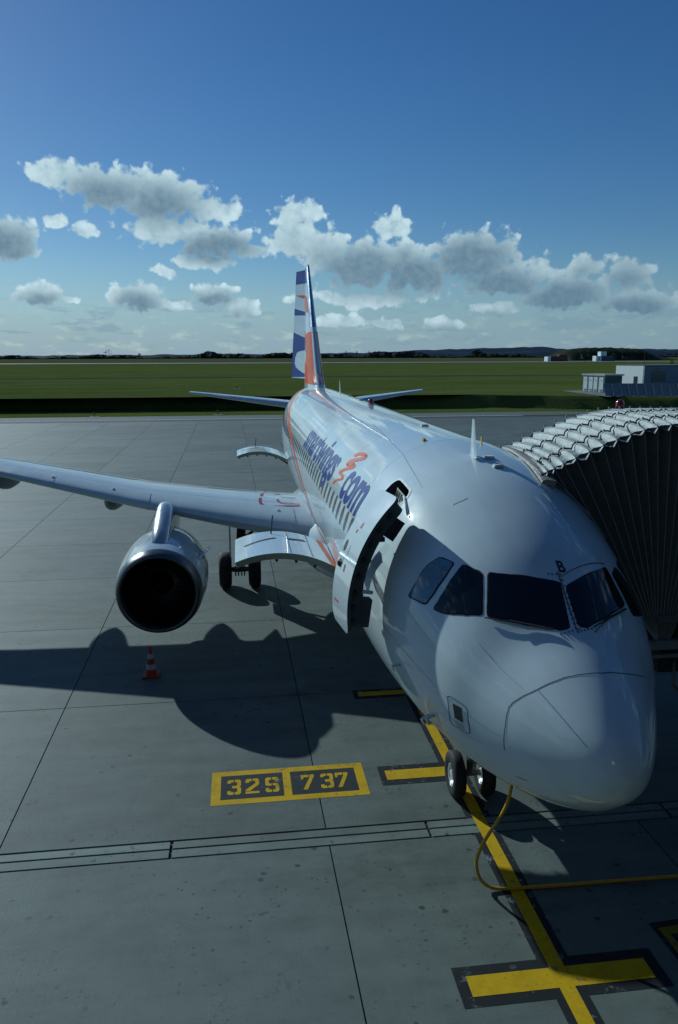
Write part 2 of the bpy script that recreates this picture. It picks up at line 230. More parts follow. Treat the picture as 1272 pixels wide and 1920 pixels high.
# aircraft skins
def skin(name, col, rough=.16, coat=1.0, streak=.10, dirt=.1, metal=0.0):
    m_, nb, b = newmat(name); p = pos(nb)
    s1 = nb.noise(nb.v('MULTIPLY', p, (2.0, .25, 1.2)), 1.6, 6, .6); s2 = nb.noise(p, 1.1, 5, .55)
    sx, sy, sz = nb.sep(p)
    low = nb.rng(sz, 3.2, 1.8, 0, 1, True)
    f = nb.m('ADD', nb.m('MULTIPLY', nb.rng(s1, .38, .75), streak), nb.m('MULTIPLY', low, nb.m('MULTIPLY', nb.rng(s2, .3, .7), dirt)))
    nb.put(b.inputs['Base Color'], nb.mix(f, col, tuple(c*k for c, k in zip(col, (.45, .45, .40)))))
    nb.put(b.inputs['Roughness'], nb.rng(s2, .3, .7, rough*.7, rough*1.5)); b.inputs['Coat Weight'].default_value = coat; b.inputs['Coat Roughness'].default_value = .04
    b.inputs['Specular IOR Level'].default_value = .5 if metal else .06
    b.inputs['Metallic'].default_value = metal
    bump(nb, b, nb.noise(nb.v('MULTIPLY', p, (1, .8, 1)), 1.3, 2, .4), .05, .02)
    return m_
skin('white_skin', (.71, .81, .85), .4, 1.0, .20, .3); skin('radome_skin', (.70, .80, .86), .4, 1.); skin('wing_grey', (.62, .71, .75), .30, .5, .16); skin('pylon_metal', (.50, .54, .56), .3, .6, .2, 0, .55); skin('cowl', (.46, .54, .60), .4, .9, .2)
skin('blue_livery', (.018, .050, .30), .4, .32, .05, 0); skin('orange_livery', (.72, .12, .03), .4, .32, .05, 0)
skin('bare_metal', (.55, .60, .64), .26, 0, .25, .1, 1.0); skin('lip_metal', (.14, .15, .16), .34, 0, .3, .1, .8)
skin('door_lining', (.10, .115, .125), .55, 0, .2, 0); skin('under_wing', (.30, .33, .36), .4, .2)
plain('seam', (.15, .17, .19), .5, vary=.2); plain('dark_seam', (.035, .04, .045), .5); plain('strip_metal', (.68, .73, .73), .55, 0, spec=.2)
plain('rubber', (.018, .019, .02), .75, vary=.3, scale=12, bmp=.15); plain('tyre_tread', (.022, .022, .023), .85, vary=.3, scale=15)
plain('rim_white', (.62, .66, .66), .35, .1, vary=.12, scale=18); plain('gear_metal', (.16, .17, .18), .4, .6, vary=.3, scale=14); plain('gear_dark', (.035, .038, .04), .5, .3)
plain('black_glass', (.005, .007, .009), .08, vary=.1, coat=.3, spec=.35); plain('cabin_glass', (.075, .095, .095), .18, vary=.25, scale=3)
plain('blind_glass', (.08, .16, .22), .12, vary=.4, scale=2.5, coat=.5)
plain('duct_shade', (.006, .007, .008), .7, spec=.2); plain('fan_blade', (.05, .055, .06), .45, .6); plain('red_decal', (.35, .03, .03), .4); plain('black_decal', (.01, .012, .016), .4)  # engine duct near-black: its inner shade is put into the colour
plain('cream_panel', (.55, .55, .48), .5, vary=.2, scale=9)
plain('cone_red', (.34, .032, .012), .5, vary=.2); plain('cone_white', (.38, .42, .44), .4, vary=.12); plain('beacon_red', (.30, .006, .008), .15, coat=.8)
plain('cable_yellow', (.55, .33, .01), .35, vary=.15, scale=10)
def fabric(name, col):
    m_, nb, b = newmat(name); p = pos(nb)
    w = nb.noise(p, 5.5, 5, .65, dist=.6); st = nb.noise(nb.v('MULTIPLY', p, (1.2, 2.2, 3.5)), 1.6, 5, .65)
    f = nb.m('ADD', nb.rng(st, .4, .75, 0, .55), nb.rng(nb.noise(p, 14, 4), .55, .75, 0, .3))
    nb.put(b.inputs['Base Color'], nb.mix(f, col, tuple(c*.4 for c in col))); b.inputs['Roughness'].default_value = .55
    bump(nb, b, w, .75, .05); return m_
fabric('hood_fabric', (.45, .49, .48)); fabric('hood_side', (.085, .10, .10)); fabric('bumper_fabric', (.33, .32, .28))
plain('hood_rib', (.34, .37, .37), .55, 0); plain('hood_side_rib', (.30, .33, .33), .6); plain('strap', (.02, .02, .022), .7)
plain('cab_grey', (.10, .115, .125), .5, vary=.2, scale=2); plain('cab_roof', (.22, .24, .25), .6, vary=.2, scale=1.5); plain('cab_beam', (.22, .25, .27), .45, .2)
# field
def grass(name, a, c_, band=True):
    m_, nb, b = newmat(name); p = pos(nb)
    st = nb.noise(nb.v('MULTIPLY', p, (.010, .11, 1)), 1.0, 7, .66); mot = nb.noise(p, .08, 6, .65); fi = nb.noise(nb.v('MULTIPLY', p, (1, 3.5, 1)), .9, 6, .7)
    f = nb.m('ADD', nb.m('MULTIPLY', st, .75), nb.m('ADD', nb.m('MULTIPLY', mot, .45), nb.m('MULTIPLY', fi, .35)))
    c = nb.mix(nb.rng(f, .62, .92), a, c_); c = nb.mix(nb.rng(nb.noise(nb.v('MULTIPLY', p, (.02, .3, 1)), 1.0, 6, .7), .60, .72, 0, .55), c, tuple(x*.42 for x in a))
    nb.put(b.inputs['Base Color'], c); b.inputs['Roughness'].default_value = 1.0; b.inputs['Specular IOR Level'].default_value = 0
    bump(nb, b, nb.m('ADD', fi, nb.noise(p, 5, 4, .7)), .9, .12); return m_
grass('grass_near', (.080, .110, .024), (.135, .160, .042)); grass('grass_mid', (.076, .104, .026), (.135, .155, .046)); grass('grass_far', (.085, .094, .040), (.12, .125, .058)); grass('bank_grass', (.06, .08, .022), (.11, .13, .04))
plain('runway', (.22, .23, .22), .8, vary=.2, scale=.05); plain('taxiway', (.06, .065, .062), 1., spec=0, vary=.2, scale=.05); plain('gravel', (.17, .18, .17), .9, vary=.25, scale=1.2, bmp=.3)
plain('far_wood', (.022, .030, .026), 1., vary=.5, scale=.06, spec=.05); plain('hill_haze_blue', (.030, .052, .085), 1., vary=.25, scale=.004, spec=.02)  # far hills are blue because distance haze is put into their colour
plain('mound', (.030, .038, .022), 1., vary=.6, scale=.05, spec=.05); plain('bark', (.05, .045, .04), .9); plain('leaf', (.022, .032, .018), .9, vary=.4, scale=.8)
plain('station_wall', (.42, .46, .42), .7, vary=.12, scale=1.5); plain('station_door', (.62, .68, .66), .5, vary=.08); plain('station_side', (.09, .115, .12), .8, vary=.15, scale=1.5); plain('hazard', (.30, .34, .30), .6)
plain('white_wall', (.80, .82, .82), .7, vary=.06, scale=.6); plain('grey_wall', (.15, .19, .25), .7, vary=.1, scale=.6); plain('dark_window', (.03, .05, .08), .2)
plain('fence_panel', (.16, .20, .235), .6, .2, vary=.15, scale=2); plain('fence_foot', (.45, .48, .47), .8); plain('red_wall', (.12, .035, .035), .8, vary=.2, scale=.2)
plain('far_white', (.75, .8, .82), .7); plain('far_blue', (.05, .075, .14), .7); plain('sign_yellow', (.55, .42, .03), .5)
plain('sky_block_wall', (.07, .08, .085), .6, vary=.15, scale=.5)

# ------------------------------------------------------------------ helpers
ORG = {}
def link(o): scn.collection.objects.link(o); return o
def thing(name, label, cat, loc=(0, 0, 0), group=None):
    o = link(bpy.data.objects.new(name, None)); o.location = loc; o.empty_display_size = .2
    o['label'] = label; o['category'] = cat
    if group: o['group'] = group
    ORG[o.name] = Vector(loc); return o
def mesh(name, verts, faces, mat, parent=None, smooth=False, kind=None):
    org = ORG[parent.name] if parent else Vector((0, 0, 0))
    me = bpy.data.meshes.new(name); me.from_pydata([tuple(Vector(v)-org) for v in verts], [], faces); me.update()
    return finish(name, me, mat, parent, smooth, kind)
def finish(name, me, mat, parent=None, smooth=False, kind=None):
    if mat: me.materials.append(MATS[mat] if isinstance(mat, str) else mat)
    if smooth: me.polygons.foreach_set('use_smooth', [True]*len(me.polygons))
    o = link(bpy.data.objects.new(name, me))
    org = ORG[parent.name] if parent else Vector((0, 0, 0))
    if parent: o.parent = parent
    ORG[o.name] = org.copy()
    if kind: o['kind'] = kind
    return o
def inst(src, name, parent, mat_world_local):
    """copy of a mesh object, sharing mesh data, under parent with a matrix local to the parent"""
    o = src.copy(); o.name = name; link(o); o.parent = parent; o.matrix_local = mat_world_local
    ORG[o.name] = ORG[parent.name].copy(); return o
def tag(o, label, cat, group=None):
    o['label'] = label; o['category'] = cat
    if group: o['group'] = group
    return o
class G:
    """collects boxes, tubes, lathes into one mesh"""
    def __init__(s): s.v = []; s.f = []
    def add(s, vs, fs):
        b = len(s.v); s.v += [tuple(q) for q in vs]; s.f += [tuple(b+i for i in f) for f in fs]; return s
    def box(s, c, d, rot=None):
        hx, hy, hz_ = d[0]/2, d[1]/2, d[2]/2; vs = [Vector((x, y, z)) for x in (-hx, hx) for y in (-hy, hy) for z in (-hz_, hz_)]
        if rot is not None: vs = [rot @ q for q in vs]
        return s.add([q+Vector(c) for q in vs], [(0, 1, 3, 2), (4, 6, 7, 5), (0, 4, 5, 1), (2, 3, 7, 6), (0, 2, 6, 4), (1, 5, 7, 3)])
    def bar(s, a, b, w, h=None, up=(0, 0, 1)):
        a = Vector(a); b = Vector(b); d = (b-a); L = d.length; q = d.to_track_quat('Y', 'Z').to_matrix(); return s.box((a+b)/2, (w, L, h or w), q)
    def tube(s, pts, r, n=8, caps=True):
        pts = [Vector(p) for p in pts]; k = len(pts); rr = r if isinstance(r, (list, tuple)) else [r]*k
        vs = []; up = None
        for i, p in enumerate(pts):
            d = (pts[min(i+1, k-1)]-pts[max(i-1, 0)]).normalized()
            if up is None: up = d.orthogonal().normalized()
            up = (up-d*up.dot(d)).normalized(); sd_ = d.cross(up)
            vs += [p+(up*math.cos(2*math.pi*j/n)+sd_*math.sin(2*math.pi*j/n))*rr[i] for j in range(n)]
        fs = [(i*n+j, i*n+(j+1) % n, (i+1)*n+(j+1) % n, (i+1)*n+j) for i in range(k-1) for j in range(n)]
        if caps: fs += [tuple(range(n))[::-1], tuple((k-1)*n+j for j in range(n))]
        return s.add(vs, fs)
    def lathe(s, prof, c, axis='Y', n=32, close=False):
        vs = []
        for (t, r) in prof:
            for j in range(n):
                a = 2*math.pi*j/n; u, w = r*math.cos(a), r*math.sin(a)
                vs.append({'Y': (c[0]+u, c[1]+t, c[2]+w), 'X': (c[0]+t, c[1]+u, c[2]+w), 'Z': (c[0]+u, c[1]+w, c[2]+t)}[axis])
        k = len(prof); fs = [(i*n+j, i*n+(j+1) % n, (i+1)*n+(j+1) % n, (i+1)*n+j) for i in range(k-1) for j in range(n)]
        if close: fs += [tuple(range(n))[::-1], tuple((k-1)*n+j for j in range(n))]
        return s.add(vs, fs)
    def prism(s, poly, h0, h1):
        n = len(poly); vs = [(x, y, h0) for x, y in poly]+[(x, y, h1) for x, y in poly]
        return s.add(vs, [tuple(range(n))[::-1], tuple(range(n, 2*n))]+[(i, (i+1) % n, n+(i+1) % n, n+i) for i in range(n)])
    def make(s, name, mat, parent=None, smooth=False, kind=None, fix=True):
        o = mesh(name, s.v, s.f, mat, parent, smooth, kind)
        if fix:
            bm = bmesh.new(); bm.from_mesh(o.data); bmesh.ops.recalc_face_normals(bm, faces=bm.faces); bm.to_mesh(o.data); bm.free()
        return o
def autosmooth(o, deg=35):
    me = o.data; me.polygons.foreach_set('use_smooth', [True]*len(me.polygons))
    bm = bmesh.new(); bm.from_mesh(me)
    for e in bm.edges:
        if len(e.link_faces) == 2 and e.calc_face_angle(0) > R(deg): e.smooth = False
    bm.to_mesh(me); bm.free(); return o
# flat polygons cut on a grid and mapped onto a curved surface
def gridcut(bm, su, sv):
    bmesh.ops.triangulate(bm, faces=bm.faces)
    xs = [v.co.x for v in bm.verts]; ys = [v.co.y for v in bm.verts]
    if not xs: return
    for lo, hi, st, nv in ((min(xs), max(xs), su, (1, 0, 0)), (min(ys), max(ys), sv, (0, 1, 0))):
        k = math.ceil(lo/st)
        while k*st < hi:
            bmesh.ops.bisect_plane(bm, geom=bm.verts[:]+bm.edges[:]+bm.faces[:], plane_co=Vector(nv)*k*st, plane_no=nv); k += 1
def conform(name, polys, fn, mat, parent, su=.2, sv=3., bm=None, smooth=True):
    bm = bm or bmesh.new()
    for poly in polys:
        bm.faces.new([bm.verts.new((a, b, 0)) for a, b in poly])
    gridcut(bm, su, sv); org = ORG[parent.name]
    for v in bm.verts: v.co = Vector(fn(v.co.x, v.co.y))-org
    me = bpy.data.meshes.new(name); bm.to_mesh(me); bm.free()
    return finish(name, me, mat, parent, smooth)
def ribbon(pts, w, aspect=1.0):
    """closed outline of a line of width w; second coordinate is scaled by aspect to become a length"""
    p = np.array(pts, float)*(1, aspect); d = np.gradient(p, axis=0); n = np.stack([-d[:, 1], d[:, 0]], 1); n /= np.linalg.norm(n, axis=1)[:, None]+1e-9
    a = (p+n*w/2)/(1, aspect); b = (p-n*w/2)/(1, aspect)
    return [[tuple(a[i]), tuple(a[i+1]), tuple(b[i+1]), tuple(b[i])] for i in range(len(p)-1)]

# ------------------------------------------------------------------ ground
def sheet(name, pts, z, mat, kind='structure', parent=None):
    zs = z if isinstance(z, (list, tuple)) else [z]*len(pts)
    return mesh(name, [(x, y, q) for (x, y), q in zip(pts, zs)], [tuple(range(len(pts)))], mat, parent, kind=kind)
SH = -.012                                   # the slab lanes run very slightly off the parking line
apron = sheet('apron', [(-170, -60), (170, -60), (170, 87.2), (-170, 87.2)], -.035, 'joint')
def slab_mesh(name, w, l, mat):
    g = G(); a, b = .010, .010; i = .0006
    p0 = [(a, b), (w-a, b), (w-a, l-b), (a, l-b)]
    def S(x, y): return x+SH*y
    top = [(S(x, y), y, 0) for x, y in [(a+i, b+i), (w-a-i, b+i), (w-a-i, l-b-i), (a+i, l-b-i)]]
    mid = [(S(x, y), y, -.0015) for x, y in p0]; bot = [(S(x, y), y, -.034) for x, y in p0]
    g.add(top+mid+bot, [(0, 1, 2, 3)]+[(4+k, 4+(k+1) % 4, (k+1) % 4, k) for k in range(4)]+[(8+k, 8+(k+1) % 4, 4+(k+1) % 4, 4+k) for k in range(4)])
    me = bpy.data.meshes.new(name); me.from_pydata(g.v, [], g.f); me.materials.append(MATS[mat]); return me
LX0, LW = -2.505, 4.925; nsl = 0
me_slab = slab_mesh('slab', LW, 4.985, 'concrete'); me_slab0 = slab_mesh('slab', LW, 4.93, 'concrete')
rows = [(4.405, me_slab0)]+[(9.335+4.985*k, me_slab) for k in range(15)]+[(3.965-4.985*(k+1), me_slab) for k in range(2)]
def add_slab(x, y, me):
    global nsl
    o = link(bpy.data.objects.new('slab', me)); o.parent = apron; o.location = (x+SH*(y-4), y, 0); nsl += 1
lim = {}
for y, me in rows:
    far = max(y+5, 4)+6.4; xl = -3.67-.33*far-2; xr = -3.67+.62*far+1
    if y < 5: xl, xr = -12, 8
    k0 = math.floor((xl-LX0)/LW); k1 = math.ceil((xr-LX0)/LW)
    for k in range(k0, k1): add_slab(LX0+k*LW, y, me)
    lim[y] = (LX0+k0*LW, LX0+k1*LW)
# beyond the lanes the photograph shows, the same concrete simply goes on
g = G()
for y, (a, b) in lim.items():
    y1 = y+(4.93 if abs(y-4.405) < .01 else 4.985); s0 = SH*(y-4)
    g.add([(-170, y, -.002), (a+s0-.02, y, -.002), (a+s0-.02, y1, -.002), (-170, y1, -.002), (b+s0+.02, y, -.002), (170, y, -.002), (170, y1, -.002), (b+s0+.02, y1, -.002)], [(0, 1, 2, 3), (4, 5, 6, 7)])
g.add([(-170, -60, -.002), (170, -60, -.002), (170, -6.02, -.002), (-170, -6.02, -.002)], [(0, 1, 2, 3)])
g.make('apron_beyond', 'concrete', kind='structure', fix=False)
# trench drain across the stand: two rows of cast kerb beams with a slot between
drain = sheet('trench_drain', [(-60, 3.955), (60, 3.955), (60, 4.415), (-60, 4.415)], -.030, 'steel_grate')
for k in range(-7, 8):
    x0 = -4.875+3.95*k+.02
    for (ya, yb) in ((3.985, 4.165), (4.205, 4.365)):
        gg = G(); gg.box((x0+1.955, (ya+yb)/2, -.012), (3.90, yb-ya, .032)); gg.make('drain_beam', 'kerb_concrete', drain)
# painted markings, thin sheets above the slabs
def flat(name, polys, z, mat, parent):
    g = G()
    for p in polys: g.add([(x, y, z) for x, y in p], [tuple(range(len(p)))])
    return g.make(name, mat, parent, fix=False)
def rect(x0, x1, y0, y1): return [(x0, y0), (x1, y0), (x1, y1), (x0, y1)]
cl = thing('parking_line', 'yellow parking centre line edged in black with cross bars, running under the aircraft nose', 'ground marking', (-.05, 1, 0))
yw, bw, xc = .095, .20, -.052
BK = [rect(xc-bw, xc+bw, -6, .80), rect(-1.33, 1.20, .80, 1.40), rect(xc-bw, xc+bw, 1.40, 5.50), rect(-1.40, xc+bw, 5.50, 6.13), rect(xc-bw, xc+bw, 6.13, 8.95), rect(-1.38, 1.2, 8.95, 9.40), rect(xc-bw, xc+bw, 9.40, 60)]
flat('black_edging', BK, .003, 'black_paint', cl)
YL = [rect(xc-yw, xc+yw, -6, 60)]
flat('yellow_line', YL, .006, 'yellow_paint', cl)
flat('cross_bar', [rect(-1.19, xc-yw-.001, .945, 1.25), rect(xc+yw+.001, 1.05, .945, 1.25)], .006, 'yellow_paint', cl)
flat('cross_bar', [rect(-1.29, xc-yw-.001, 5.66, 5.97)], .006, 'yellow_paint', cl)
flat('cross_bar', [rect(-1.27, xc-yw-.001, 9.07, 9.28), rect(xc+yw+.001, 1.1, 9.07, 9.28)], .006, 'yellow_paint', cl)
bx = thing('stand_marking', 'yellow framed aircraft type box reading 32S and 737 painted on the concrete', 'ground marking', (-3, 5.8, 0))
X0, X1, Y0, Y1 = -4.33, -1.66, 5.26, 6.31; Xm0, Xm1 = -3.10, -2.965
pan = [rect(-4.17, Xm0, 5.41, 6.16), rect(Xm1, -1.82, 5.41, 6.16)]
flat('frame', [rect(X0, X1, Y0, 5.41), rect(X0, X1, 6.16, Y1), rect(X0, -4.17, 5.41, 6.16), rect(Xm0, Xm1, 5.41, 6.16), rect(-1.82, X1, 5.41, 6.16)], .003, 'yellow_paint', bx)
for p in pan: flat('panel', [p], .003, 'sign_black', bx)
# stencil figures built of thick strokes with stencil bridges (unit cell 1 x 1.45)
W = .27
GL = {'3': [[(0, 1.1), (0, 1.32), (.13, 1.45), (.46, 1.45), (.46, 1.2), (.27, 1.2), (.27, 1.1)], [(.54, 1.45), (.87, 1.45), (1, 1.32), (1, .85), (.9, .735), (1, .62), (1, .13), (.87, 0), (.54, 0), (.54, .25), (.72, .25), (.72, .6), (.62, .62), (.35, .62), (.35, .85), (.62, .85), (.72, .9), (.72, 1.2), (.54, 1.2)], [(0, .37), (0, .13), (.13, 0), (.46, 0), (.46, .25), (.27, .25), (.27, .37)]],
      '2': [[(0, 1.05), (0, 1.32), (.13, 1.45), (.46, 1.45), (.46, 1.2), (.28, 1.2), (.28, 1.05)], [(.54, 1.45), (.87, 1.45), (1, 1.32), (1, .85), (.36, .27), (.0, .27), (.0, .36), (.72, .98), (.72, 1.2), (.54, 1.2)], [(0, 0), (1, 0), (1, .21), (0, .21)]],
      'S': [[(.46, 1.45), (.13, 1.45), (0, 1.32), (0, .75), (.13, .62), (.46, .62), (.46, .85), (.27, .85), (.27, 1.2), (.46, 1.2)], [(.54, 1.45), (.87, 1.45), (1, 1.32), (1, 1.0), (.73, 1.0), (.73, 1.2), (.54, 1.2)], [(.54, .85), (.87, .85), (1, .72), (1, .13), (.87, 0), (.54, 0), (.54, .25), (.73, .25), (.73, .62), (.54, .62)], [(.46, 0), (.13, 0), (0, .13), (0, .42), (.27, .42), (.27, .25), (.46, .25)]],
      '7': [[(0, 1.45), (0, 1.0), (.2, 1.0), (.2, 1.2), (.60, 1.2), (.60, 1.45)], [(.66, 1.45), (1.02, 1.45), (1.02, 1.25), (.48, 0), (.14, 0), (.66, 1.15)]]}
def figure(ch, x, y, h, lean=0.0, w=None):
    s = h/1.45; w = w or s; g = G()
    for p in GL[ch]:
        bm_p = [(x+a*w+lean*b*s, y+b*s, .006) for a, b in p]; g.add(bm_p, [tuple(range(len(bm_p)))])
    return g.make('numeral' if ch != 'S' else 'letter', 'yellow_paint', bx, fix=False)
for ch, x in (('3', -4.06), ('2', -3.75), ('S', -3.41)): figure(ch, x, 5.545, .47, 0, .235)
for ch, x in (('7', -2.80), ('3', -2.46), ('7', -2.20)): figure(ch, x, 5.545, .47, .04, .225)
mk = thing('lead_in_marking', 'short piece of yellow marking, shade put into its colour, at right edge', 'ground marking', (1.8, 1.6, 0))
flat('black_edging', [[(1.42, 1.80), (2.9, 1.90), (3.0, 1.12), (1.46, 1.12)]], .003, 'black_paint', mk)
flat('yellow_line', [[(1.50, 1.70), (2.8, 1.80), (2.8, 1.66), (1.60, 1.58), (1.63, 1.2), (1.52, 1.2)]], .006, 'shade_worn_yellow', mk)
# shoulder and field beyond
sheet('shoulder', [(-170, 87.2), (170, 87.2), (170, 92.6), (-170, 92.6)], -.004, 'asphalt')
BL = [(-400, 128), (-120, 114), (-37, 107.2), (-15, 105.6), (2.5, 105.2), (22, 104.0), (36, 98.0), (45, 93.5), (60, 90.9), (170, 90.0), (400, 90.0)]
xs = []
for (a, ya), (b, yb) in zip(BL, BL[1:]):
    n = max(2, int((b-a)/(1.2 if -80 < a < 80 else 10)))
    xs += [(a+(b-a)*i/n, ya+(yb-ya)*i/n) for i in range(n)]
xs.append(BL[-1]); vs = []
rng_ = random.Random(3)
for i, (x, y) in enumerate(xs):
    n1 = .35*math.sin(x*.21)+.25*math.sin(x*.53+1)+rng_.uniform(-.22, .22); n2 = .3*math.sin(x*.13+2)+rng_.uniform(-.2, .2)
    w = 1.0
    vs += [(x, 88 if y > 100 else 86, -.014), (x, y+n1-1.6, .0), (x, y+n1-.35, .10+rng_.uniform(0, .06)), (x, y+n1+1.1, 1.25+rng_.uniform(-.1, .1)), (x, y+1.9+n2, 1.78+rng_.uniform(-.04, .04)), (x, y+2.8+n2, 1.85), (x, y+14, 1.85)]
def strip(name, a, b, mat, smooth=False):
    n = len(xs); v = []; 
    cols = list(range(a, b+1)); k = len(cols)
    for i in range(n): v += [vs[i*7+c] for c in cols]
    return mesh(name, v, [(i*k+j, (i+1)*k+j, (i+1)*k+j+1, i*k+j+1) for i in range(n-1) for j in range(k-1)], mat, None, smooth, 'structure')
strip('grass_verge', 0, 2, 'grass_near'); strip('grass_bank', 2, 4, 'bank_grass', True); strip('bank_top', 4, 6, 'grass_mid')
def fieldstrip(name, ya, yb, mat, z, slope=0.0, xr=9000):
    sheet(name, [(-xr, ya-slope*-xr if slope else ya), (xr, ya), (xr, yb), (-xr, yb)], z, mat)
sheet('field', [(-14000, 110), (14000, 95), (14000, 20000), (-14000, 20000)], 1.84, 'grass_mid')
sheet('taxiway', [(-900, 210-20), (900, 210+20), (900, 200+20), (-900, 200-20)][::-1], 1.846, 'taxiway')
sheet('far_field', [(-14000, 560), (14000, 560), (14000, 20000), (-14000, 20000)], 1.850, 'grass_far')
sheet('runway', [(-3000, 640), (3000, 690), (3000, 760), (-3000, 710)], 1.858, 'runway')

# ------------------------------------------------------------------ things beyond the apron
FZ = 1.85
# transformer station with four doors
st = thing('transformer_station', 'grey green transformer station with four pale doors marked with hazard triangles', 'utility building', (50, 105, FZ))
A = Vector((49.41, 109.5, 0)); B = Vector((50.45, 104.4, 0)); u = (B-A).normalized(); nrm_ = Vector((-u.y, u.x, 0)); nrm_ = nrm_ if nrm_.x < 0 else -nrm_
H = 2.45; Wd = 3.1; L = (B-A).length
rm = Matrix((u, -nrm_, Vector((0, 0, 1)))).transposed()
def P3(s, t, z): return A+u*s-nrm_*t+Vector((0, 0, z+FZ))
G().box(P3(L/2, Wd/2, H/2), (L, Wd, H), rm).make('wall', 'station_wall', st)
G().box(P3(L/2, Wd/2, H+.12), (L+.4, Wd+.4, .22), rm).make('roof', 'station_wall', st)
G().box(P3(L+.03, Wd/2, H/2+.02), (.05, Wd-.1, H-.15), rm).make('side_panel', 'station_side', st)
for s in (.70, 2.03, 3.15, 4.55):
    d = G().box(P3(s, -.05, 1.18), (.85, .08, 2.1), rm).make('door', 'station_door', st)
    G().add([P3(s-.17, -.10, 1.62), P3(s+.17, -.10, 1.62), P3(s, -.10, 1.95)], [(0, 1, 2)]).make('hazard_sign', 'hazard', d, fix=False)
    G().box(P3(s, -.10, .32), (.62, .03, .18), rm).make('vent', 'station_side', d)
sheet('gravel_pad', [(45.3, 92.6), (50, 96), (50, 112), (46.6, 110.9)], 1.866, 'gravel')
# white and grey block building
bd = thing('service_building', 'flat roofed white and grey service building behind blast fence', 'building', (70, 132, FZ))
bu = Vector((.98, .2, 0)); bv_ = Vector((-.2, .98, 0)); rb2 = Matrix((bu, bv_, Vector((0, 0, 1)))).transposed(); B0 = Vector((71.35, 131.45, FZ))
def bb(s0, s1, t0, t1, z0, z1, nm, mat, par): return G().box(B0+bu*(s0+s1)/2+bv_*(t0+t1)/2+Vector((0, 0, (z0+z1)/2)), (s1-s0, t1-t0, z1-z0), rb2).make(nm, mat, par)
bb(-.10, 0, 0, 8, 0, 3.55, 'white_wall', 'white_wall', bd); bb(0, 24, 0, 8, 0, 3.45, 'grey_wall', 'grey_wall', bd); bb(-.15, 24.1, -.06, 8.1, 3.56, 3.64, 'roof_edge', 'fence_panel', bd)
f = bb(-.16, -.11, 1.7, 2.7, .15, 1.55, 'window', 'dark_window', bd); bb(-.2, -.11, 1.6, 2.8, .06, .14, 'sill', 'station_door', f)
f = bb(1.7, 4.9, -.05, .05, .6, 2.6, 'window', 'dark_window', bd); bb(1.6, 5.0, -.1, -.01, .5, .59, 'sill', 'fence_panel', f); bb(2.6, 4.0, -.04, .04, 2.9, 3.1, 'name_plate', 'dark_window', bd)
ms = thing('lightning_mast', 'thin dark mast in front of white service building corner', 'mast', (70.6, 131, FZ)); G().tube([(70.9, 131.0, FZ), (70.9, 131.0, FZ+5.9)], [.06, .03], 6).make('pole', 'gear_dark', ms); G().box((70.9, 131, FZ+.1), (.3, .3, .2)).make('foot', 'fence_foot', ms)
# blast fence of leaning panels
fe = thing('blast_fence', 'row of leaning grey blast fence panels in front of service building', 'fence', (50, 93, FZ))
a = Vector((45.7, 94.2, FZ)); b = Vector((58.5, 91.7, FZ)); d = (b-a).normalized(); npn = 12; wv_ = (b-a).length/npn; back = Vector((-d.y, d.x, 0))
for i in range(npn):
    p = a+d*(i*wv_+.05); q = a+d*((i+1)*wv_-.05); t = back*.55; lean = -d*.28
    v = [p, q, q+t+lean+Vector((0, 0, 1.7)), p+t+lean+Vector((0, 0, 1.7))]; bk = back*.06
    G().add(v+[x+bk for x in v], [(0, 1, 2, 3), (7, 6, 5, 4), (0, 4, 5, 1), (1, 5, 6, 2), (2, 6, 7, 3), (3, 7, 4, 0)]).make('panel', 'fence_panel', fe)
    G().bar(q+back*.02, q+t+lean+Vector((0, 0, 1.71)), .09, .09).make('rib', 'gear_metal', fe)
    if i not in (2, 5): G().box((p+q)/2+Vector((0, -.15, .02)), (.62, .22, .12)).make('foot', 'fence_foot', fe)
# far buildings
def far_house(name, label, x, y, parts, windows=(), wmat='dark_window'):
    t = thing(name, label, 'building', (x, y, FZ))
    for (nm, dx, w, z0, h, mat, dep) in parts: G().box((x+dx, y+dep/2, FZ+z0+h/2), (w, dep, h)).make(nm, mat, t)
    for (dx, z, w, h) in windows: G().box((x+dx, y-.06, FZ+z), (w, .1, h)).make('window', wmat, t)
    return t
far_house('barracks', 'low dark red building with white gable left of the mound', 312, 745, [('wall', 2, 17.5, 0, 5.0, 'red_wall', 10), ('gable', -8.4, 3.2, 0, 4.6, 'far_white', 9), ('roof_box', 6, 8, 5, 1.6, 'red_wall', 6)], [(-4+3*i, 2.6, 1.2, 1.3) for i in range(5)])
far_house('control_hut', 'small white and blue two storey building before the mound', 361, 745, [('wall', -5.6, 5.6, 0, 5.2, 'far_white', 8), ('wall', 4.4, 13.6, 0, 5.2, 'far_blue', 8), ('upper_storey', -.6, 6, 5.25, 4.2, 'far_white', 7)], [(1.4+3*i, 2.8, 1.5, 1.5) for i in range(4)]+[(-5.2, 2.6, 1.3, 2.2), (-1.2, 7.3, 1.2, 1.6)])
ts = thing('taxi_sign', 'small yellow sign by the far runway at right edge', 'sign', (290, 500, FZ)); G().box((291, 500, FZ+1.3), (3.6, .3, 1.7)).make('board', 'sign_yellow', ts); G().box((291, 500, FZ+.25), (3, .2, .5)).make('leg', 'gear_dark', ts)
